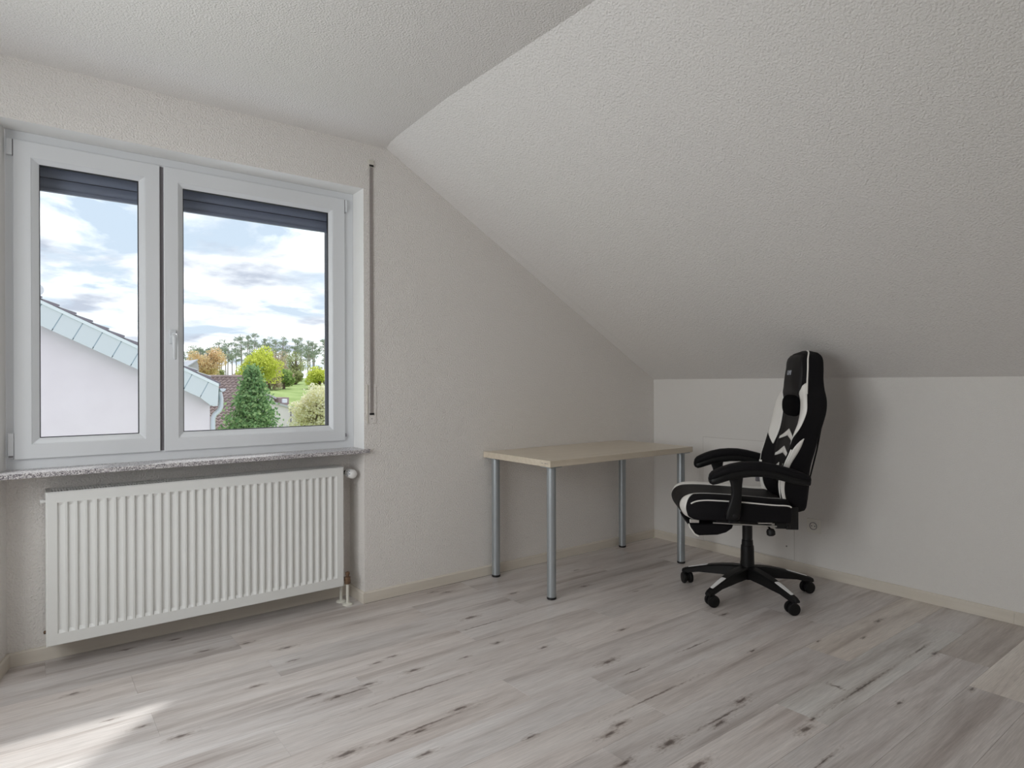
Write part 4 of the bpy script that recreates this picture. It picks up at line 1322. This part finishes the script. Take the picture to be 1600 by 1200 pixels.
def leaves(name, pts, size, m, parent, rng, flat=0.0):
    b = MB()
    for P in pts:
        s = size * (0.6 + 0.8 * rng.random())
        d = Vector((rng.gauss(0, 1), rng.gauss(0, 1), rng.gauss(0, 1) * (1 - flat))).normalized()
        h_ = Vector((rng.gauss(0, 1), rng.gauss(0, 1), rng.gauss(0, 1)))
        e = (h_ - d * h_.dot(d)).normalized()
        P = Vector(P)
        a = P + d * s; c_ = P - d * s * .6; l = P + e * s * .55; r_ = P - e * s * .55
        b.add([a, l, c_, r_], [(0, 1, 2, 3)])
    o = b.build(name, m, parent, fix=False)
    o['kind'] = 'stuff'
    return o


def clump(rng, c, r, n, hollow=0.35):
    out = []
    for _ in range(n):
        d = Vector((rng.gauss(0, 1), rng.gauss(0, 1), rng.gauss(0, 1))).normalized()
        k = (hollow + (1 - hollow) * rng.random()) ** 0.6
        out.append((c[0] + d.x * r[0] * k, c[1] + d.y * r[1] * k, c[2] + d.z * r[2] * k))
    return out


def deciduous(name, label, loc, top, rad, zc, m, rng, nl, size, nclump=26, bark='darkbark', cut=None):
    """loc: foot (x, y, z); crown an ellipsoid of clumps around height zc"""
    t = tag(empty(name, loc), label, 'tree')
    H = zc - loc[2]
    RV = top - zc
    br_ = MB().tube([(0, 0, -.3), (0.05, 0, H * .5), (0, 0, H), (0.1, 0, H + RV * .6)], [0.16, 0.13, 0.09, 0.03], 8)
    cs = []
    for i in range(nclump):
        d = Vector((rng.gauss(0, 1), rng.gauss(0, 1), rng.gauss(0, 1))).normalized()
        k = 0.35 + 0.5 * rng.random()
        c_ = (d.x * rad * k, d.y * rad * k, H + d.z * RV * k)
        cs.append(c_)
        br_.tube([(0, 0, H * .55 + (c_[2] - H) * .3), (c_[0] * .5, c_[1] * .5, (H + c_[2]) / 2 - .1), c_], [0.05, 0.035, 0.012], 5)
    br_.build('trunk', M[bark], t)
    pts = []
    for c_ in cs:
        q = rad * (0.30 + 0.16 * rng.random())
        pts += clump(rng, c_, (q, q, q * 0.85), nl // nclump)
    if cut is not None:
        pts = [p_ for p_ in pts if p_[2] + loc[2] > cut]
    leaves('foliage', pts, size, m, t, rng)
    return t


rng = random.Random(11)
M['l_yellow'] = leaf_mat('yellow_green_spring_leaves', (0.52, 0.57, 0.08), (0.80, 0.84, 0.22), trans=0.45)
M['l_orange'] = leaf_mat('orange_bud_leaves', (0.68, 0.50, 0.30), (0.88, 0.74, 0.48), trans=0.4)
M['l_blossom'] = leaf_mat('cream_blossom', (0.74, 0.73, 0.45), (0.95, 0.91, 0.78), trans=0.4)
M['l_conifer'] = leaf_mat('dark_conifer_green', (0.13, 0.26, 0.11), (0.42, 0.58, 0.28), trans=0.25)
M['l_pine'] = leaf_mat('grey_green_pine_needles', (0.24, 0.30, 0.23), (0.46, 0.50, 0.40), trans=0.3)
M['l_bush'] = leaf_mat('fresh_green_leaves', (0.24, 0.38, 0.12), (0.45, 0.56, 0.22), trans=0.4)
M['l_olive'] = leaf_mat('olive_green_leaves', (0.32, 0.36, 0.16), (0.52, 0.55, 0.28), trans=0.35)
M['l_brown'] = leaf_mat('brownish_bare_twigs', (0.46, 0.38, 0.28), (0.62, 0.53, 0.40), trans=0.3)

# conifer in front of the brown roof
cf = tag(empty('conifer', (3.20, 22, -5.4)), 'dark green conical conifer in front of the brown roof', 'tree')
MB().tube([(0, 0, -.2), (0, 0, 4), (0, 0, 7.0)], [0.2, 0.12, 0.02], 8).build('trunk', M['darkbark'], cf)
pts = []
for i in range(520):
    hh = (i / 520) ** 0.85
    z = 3.6 + 3.50 * hh
    a = i * 2.39996 + rng.uniform(-.5, .5)
    L_ = (1.62 * (1 - hh) ** 0.95 + 0.10) * rng.uniform(0.62, 1.14)
    n_ = int(10 + 22 * (1 - hh))
    for j in range(n_):
        k = (0.25 + 0.75 * rng.random())
        sp = 0.13 * (1.2 - 0.5 * k)
        pts.append((L_ * k * cos(a) + rng.gauss(0, sp), L_ * k * sin(a) + rng.gauss(0, sp), z + 0.10 * k - 0.10 * k * k * L_ + rng.gauss(0, 0.07)))
leaves('foliage', pts, 0.075, M['l_conifer'], cf, rng)

deciduous('leafing_tree', 'bright yellow green tree just coming into leaf behind the conifer', (10.85, 48, -0.6), 4.15, 1.72, 2.45, M['l_yellow'], rng, 8500, 0.085, 40)
deciduous('budding_tree', 'orange brown budding tree above the neighbouring eaves', (7.95, 52, 0.2), 4.2, 1.38, 2.75, M['l_orange'], rng, 7000, 0.075, 32)
deciduous('blossom_tree', 'cream white blossoming tree at the right edge of the right pane', (6.60, 24, -5.3), 1.35, 1.20, -0.05, M['l_blossom'], rng, 11000, 0.060, 46, cut=-1.6)
deciduous('roadside_bush', 'green bush under the pines right of the yellow green tree', (16.6, 60, 0.7), 2.6, 1.2, 1.6, M['l_bush'], rng, 2600, 0.13, 14)
deciduous('yellowish_bush', 'yellow green bush above the blossoming tree', (20.2, 60, 0.8), 2.9, 1.5, 1.75, M['l_yellow'], rng, 2600, 0.13, 14)
deciduous('brown_bush', 'brown bare bush between yellow green tree and green bush', (14.6, 58, 0.6), 3.9, 1.3, 2.1, M['l_brown'], rng, 3200, 0.11, 18)
deciduous('bare_tree', 'tall brownish bare crowned tree right behind the yellow green tree', (17.9, 66, 0.9), 5.0, 1.75, 3.1, M['l_brown'], rng, 4200, 0.085, 30)
deciduous('olive_tree', 'olive tinged tree before the pines near the right edge of the view', (22.6, 74, 1.0), 5.3, 1.6, 3.4, M['l_olive'], rng, 2600, 0.085, 24)
deciduous('hedge_bush', 'green hedge bush under the middle pines', (18.3, 66, 0.8), 2.6, 1.5, 1.6, M['l_brown'], rng, 2600, 0.12, 16)
deciduous('meadow_bush', 'fresh green bush at the top of the small meadow', (15.2, 62, 0.7), 2.0, 1.0, 1.4, M['l_bush'], rng, 1600, 0.12, 12)
deciduous('low_bush', 'low yellow green bush above the ridge of the brown roof', (9.0, 54, 0.2), 1.95, 0.9, 1.3, M['l_yellow'], rng, 1400, 0.11, 10)
deciduous('edge_fir', 'dark green tree at the left edge of the right pane above the eaves', (5.45, 58, 0.3), 3.7, 1.0, 2.3, M['l_conifer'], rng, 2400, 0.12, 14)
# hedge of bushes under the pines, three kinds
for (x, y, zt, r_, mk, lb, gp) in ((11.2, 70, 2.9, 1.5, 'l_brown', 'bare brownish bush in the hedge under the pines', 'brownish bushes under the pines'), (13.3, 72, 2.7, 1.5, 'l_olive', 'olive green bush in the hedge under the pines', 'olive bushes under the pines'),
                                   (15.2, 70, 2.6, 1.4, 'l_brown', 'bare brownish bush in the hedge under the pines', 'brownish bushes under the pines'), (19.6, 70, 3.3, 1.6, 'l_brown', 'bare brownish bush in the hedge under the pines', 'brownish bushes under the pines'),
                                   (21.8, 72, 2.9, 1.5, 'l_olive', 'olive green bush in the hedge under the pines', 'olive bushes under the pines'), (23.6, 70, 3.1, 1.5, 'l_olive', 'olive green bush in the hedge under the pines', 'olive bushes under the pines'),
                                   (25.5, 71, 2.9, 1.5, 'l_brown', 'bare brownish bush in the hedge under the pines', 'brownish bushes under the pines')):
    deciduous('hedge_shrub', lb, (x, y, 0.8), zt, r_ * 0.68, (zt + 0.7) / 2 + 0.1, M[mk], rng, 2200, 0.13, 16)['group'] = gp
# the row of tall pines on the rise
for i in range(44):
    x = 11.6 + 23.4 * (i + 0.5) / 44 + rng.uniform(-.35, .35)
    y = 90 + 9 * ((i * 0.618) % 1.0)
    zt = interp([11, 13.4, 15.5, 17.5, 20, 22.5, 25, 27, 30, 35], [5.0, 5.2, 6.3, 6.9, 7.3, 8.2, 7.6, 7.7, 7.9, 7.7], x) * (y + 3) / 93 + rng.uniform(-.75, .35)
    fz = terrain_z(x, y) - 0.1
    t = tag(empty('pine', (x, y, fz)), 'tall thin pine with a high crown in the row on the rise', 'tree', 'pines on the rise')
    H = zt - fz
    ln = rng.uniform(-.35, .35)
    tr = MB().tube([(0, 0, -.2), (ln * .4, 0, H * .5), (ln, 0, H * .95)], [0.085, 0.065, 0.02], 6)
    pts = []
    lo_ = rng.uniform(0.42, 0.62)
    for q in range(12):
        k = rng.random()
        ang = rng.random() * 2 * pi
        rr = 1.05 * (1 - 0.75 * k ** 2) * rng.uniform(0.3, 1.0)
        c_ = (ln + cos(ang) * rr, sin(ang) * rr, H * (lo_ + (0.97 - lo_) * k))
        w_ = rng.uniform(0.35, 0.62)
        pts += clump(rng, c_, (w_, w_, w_ * 0.5), 42, 0.1)
        tr.tube([(ln * .9, 0, c_[2] - .35), c_], [0.03, 0.012], 5)
    tr.build('trunk', M['bark'], t)
    leaves('crown', pts, 0.10, M['l_pine'], t, rng)
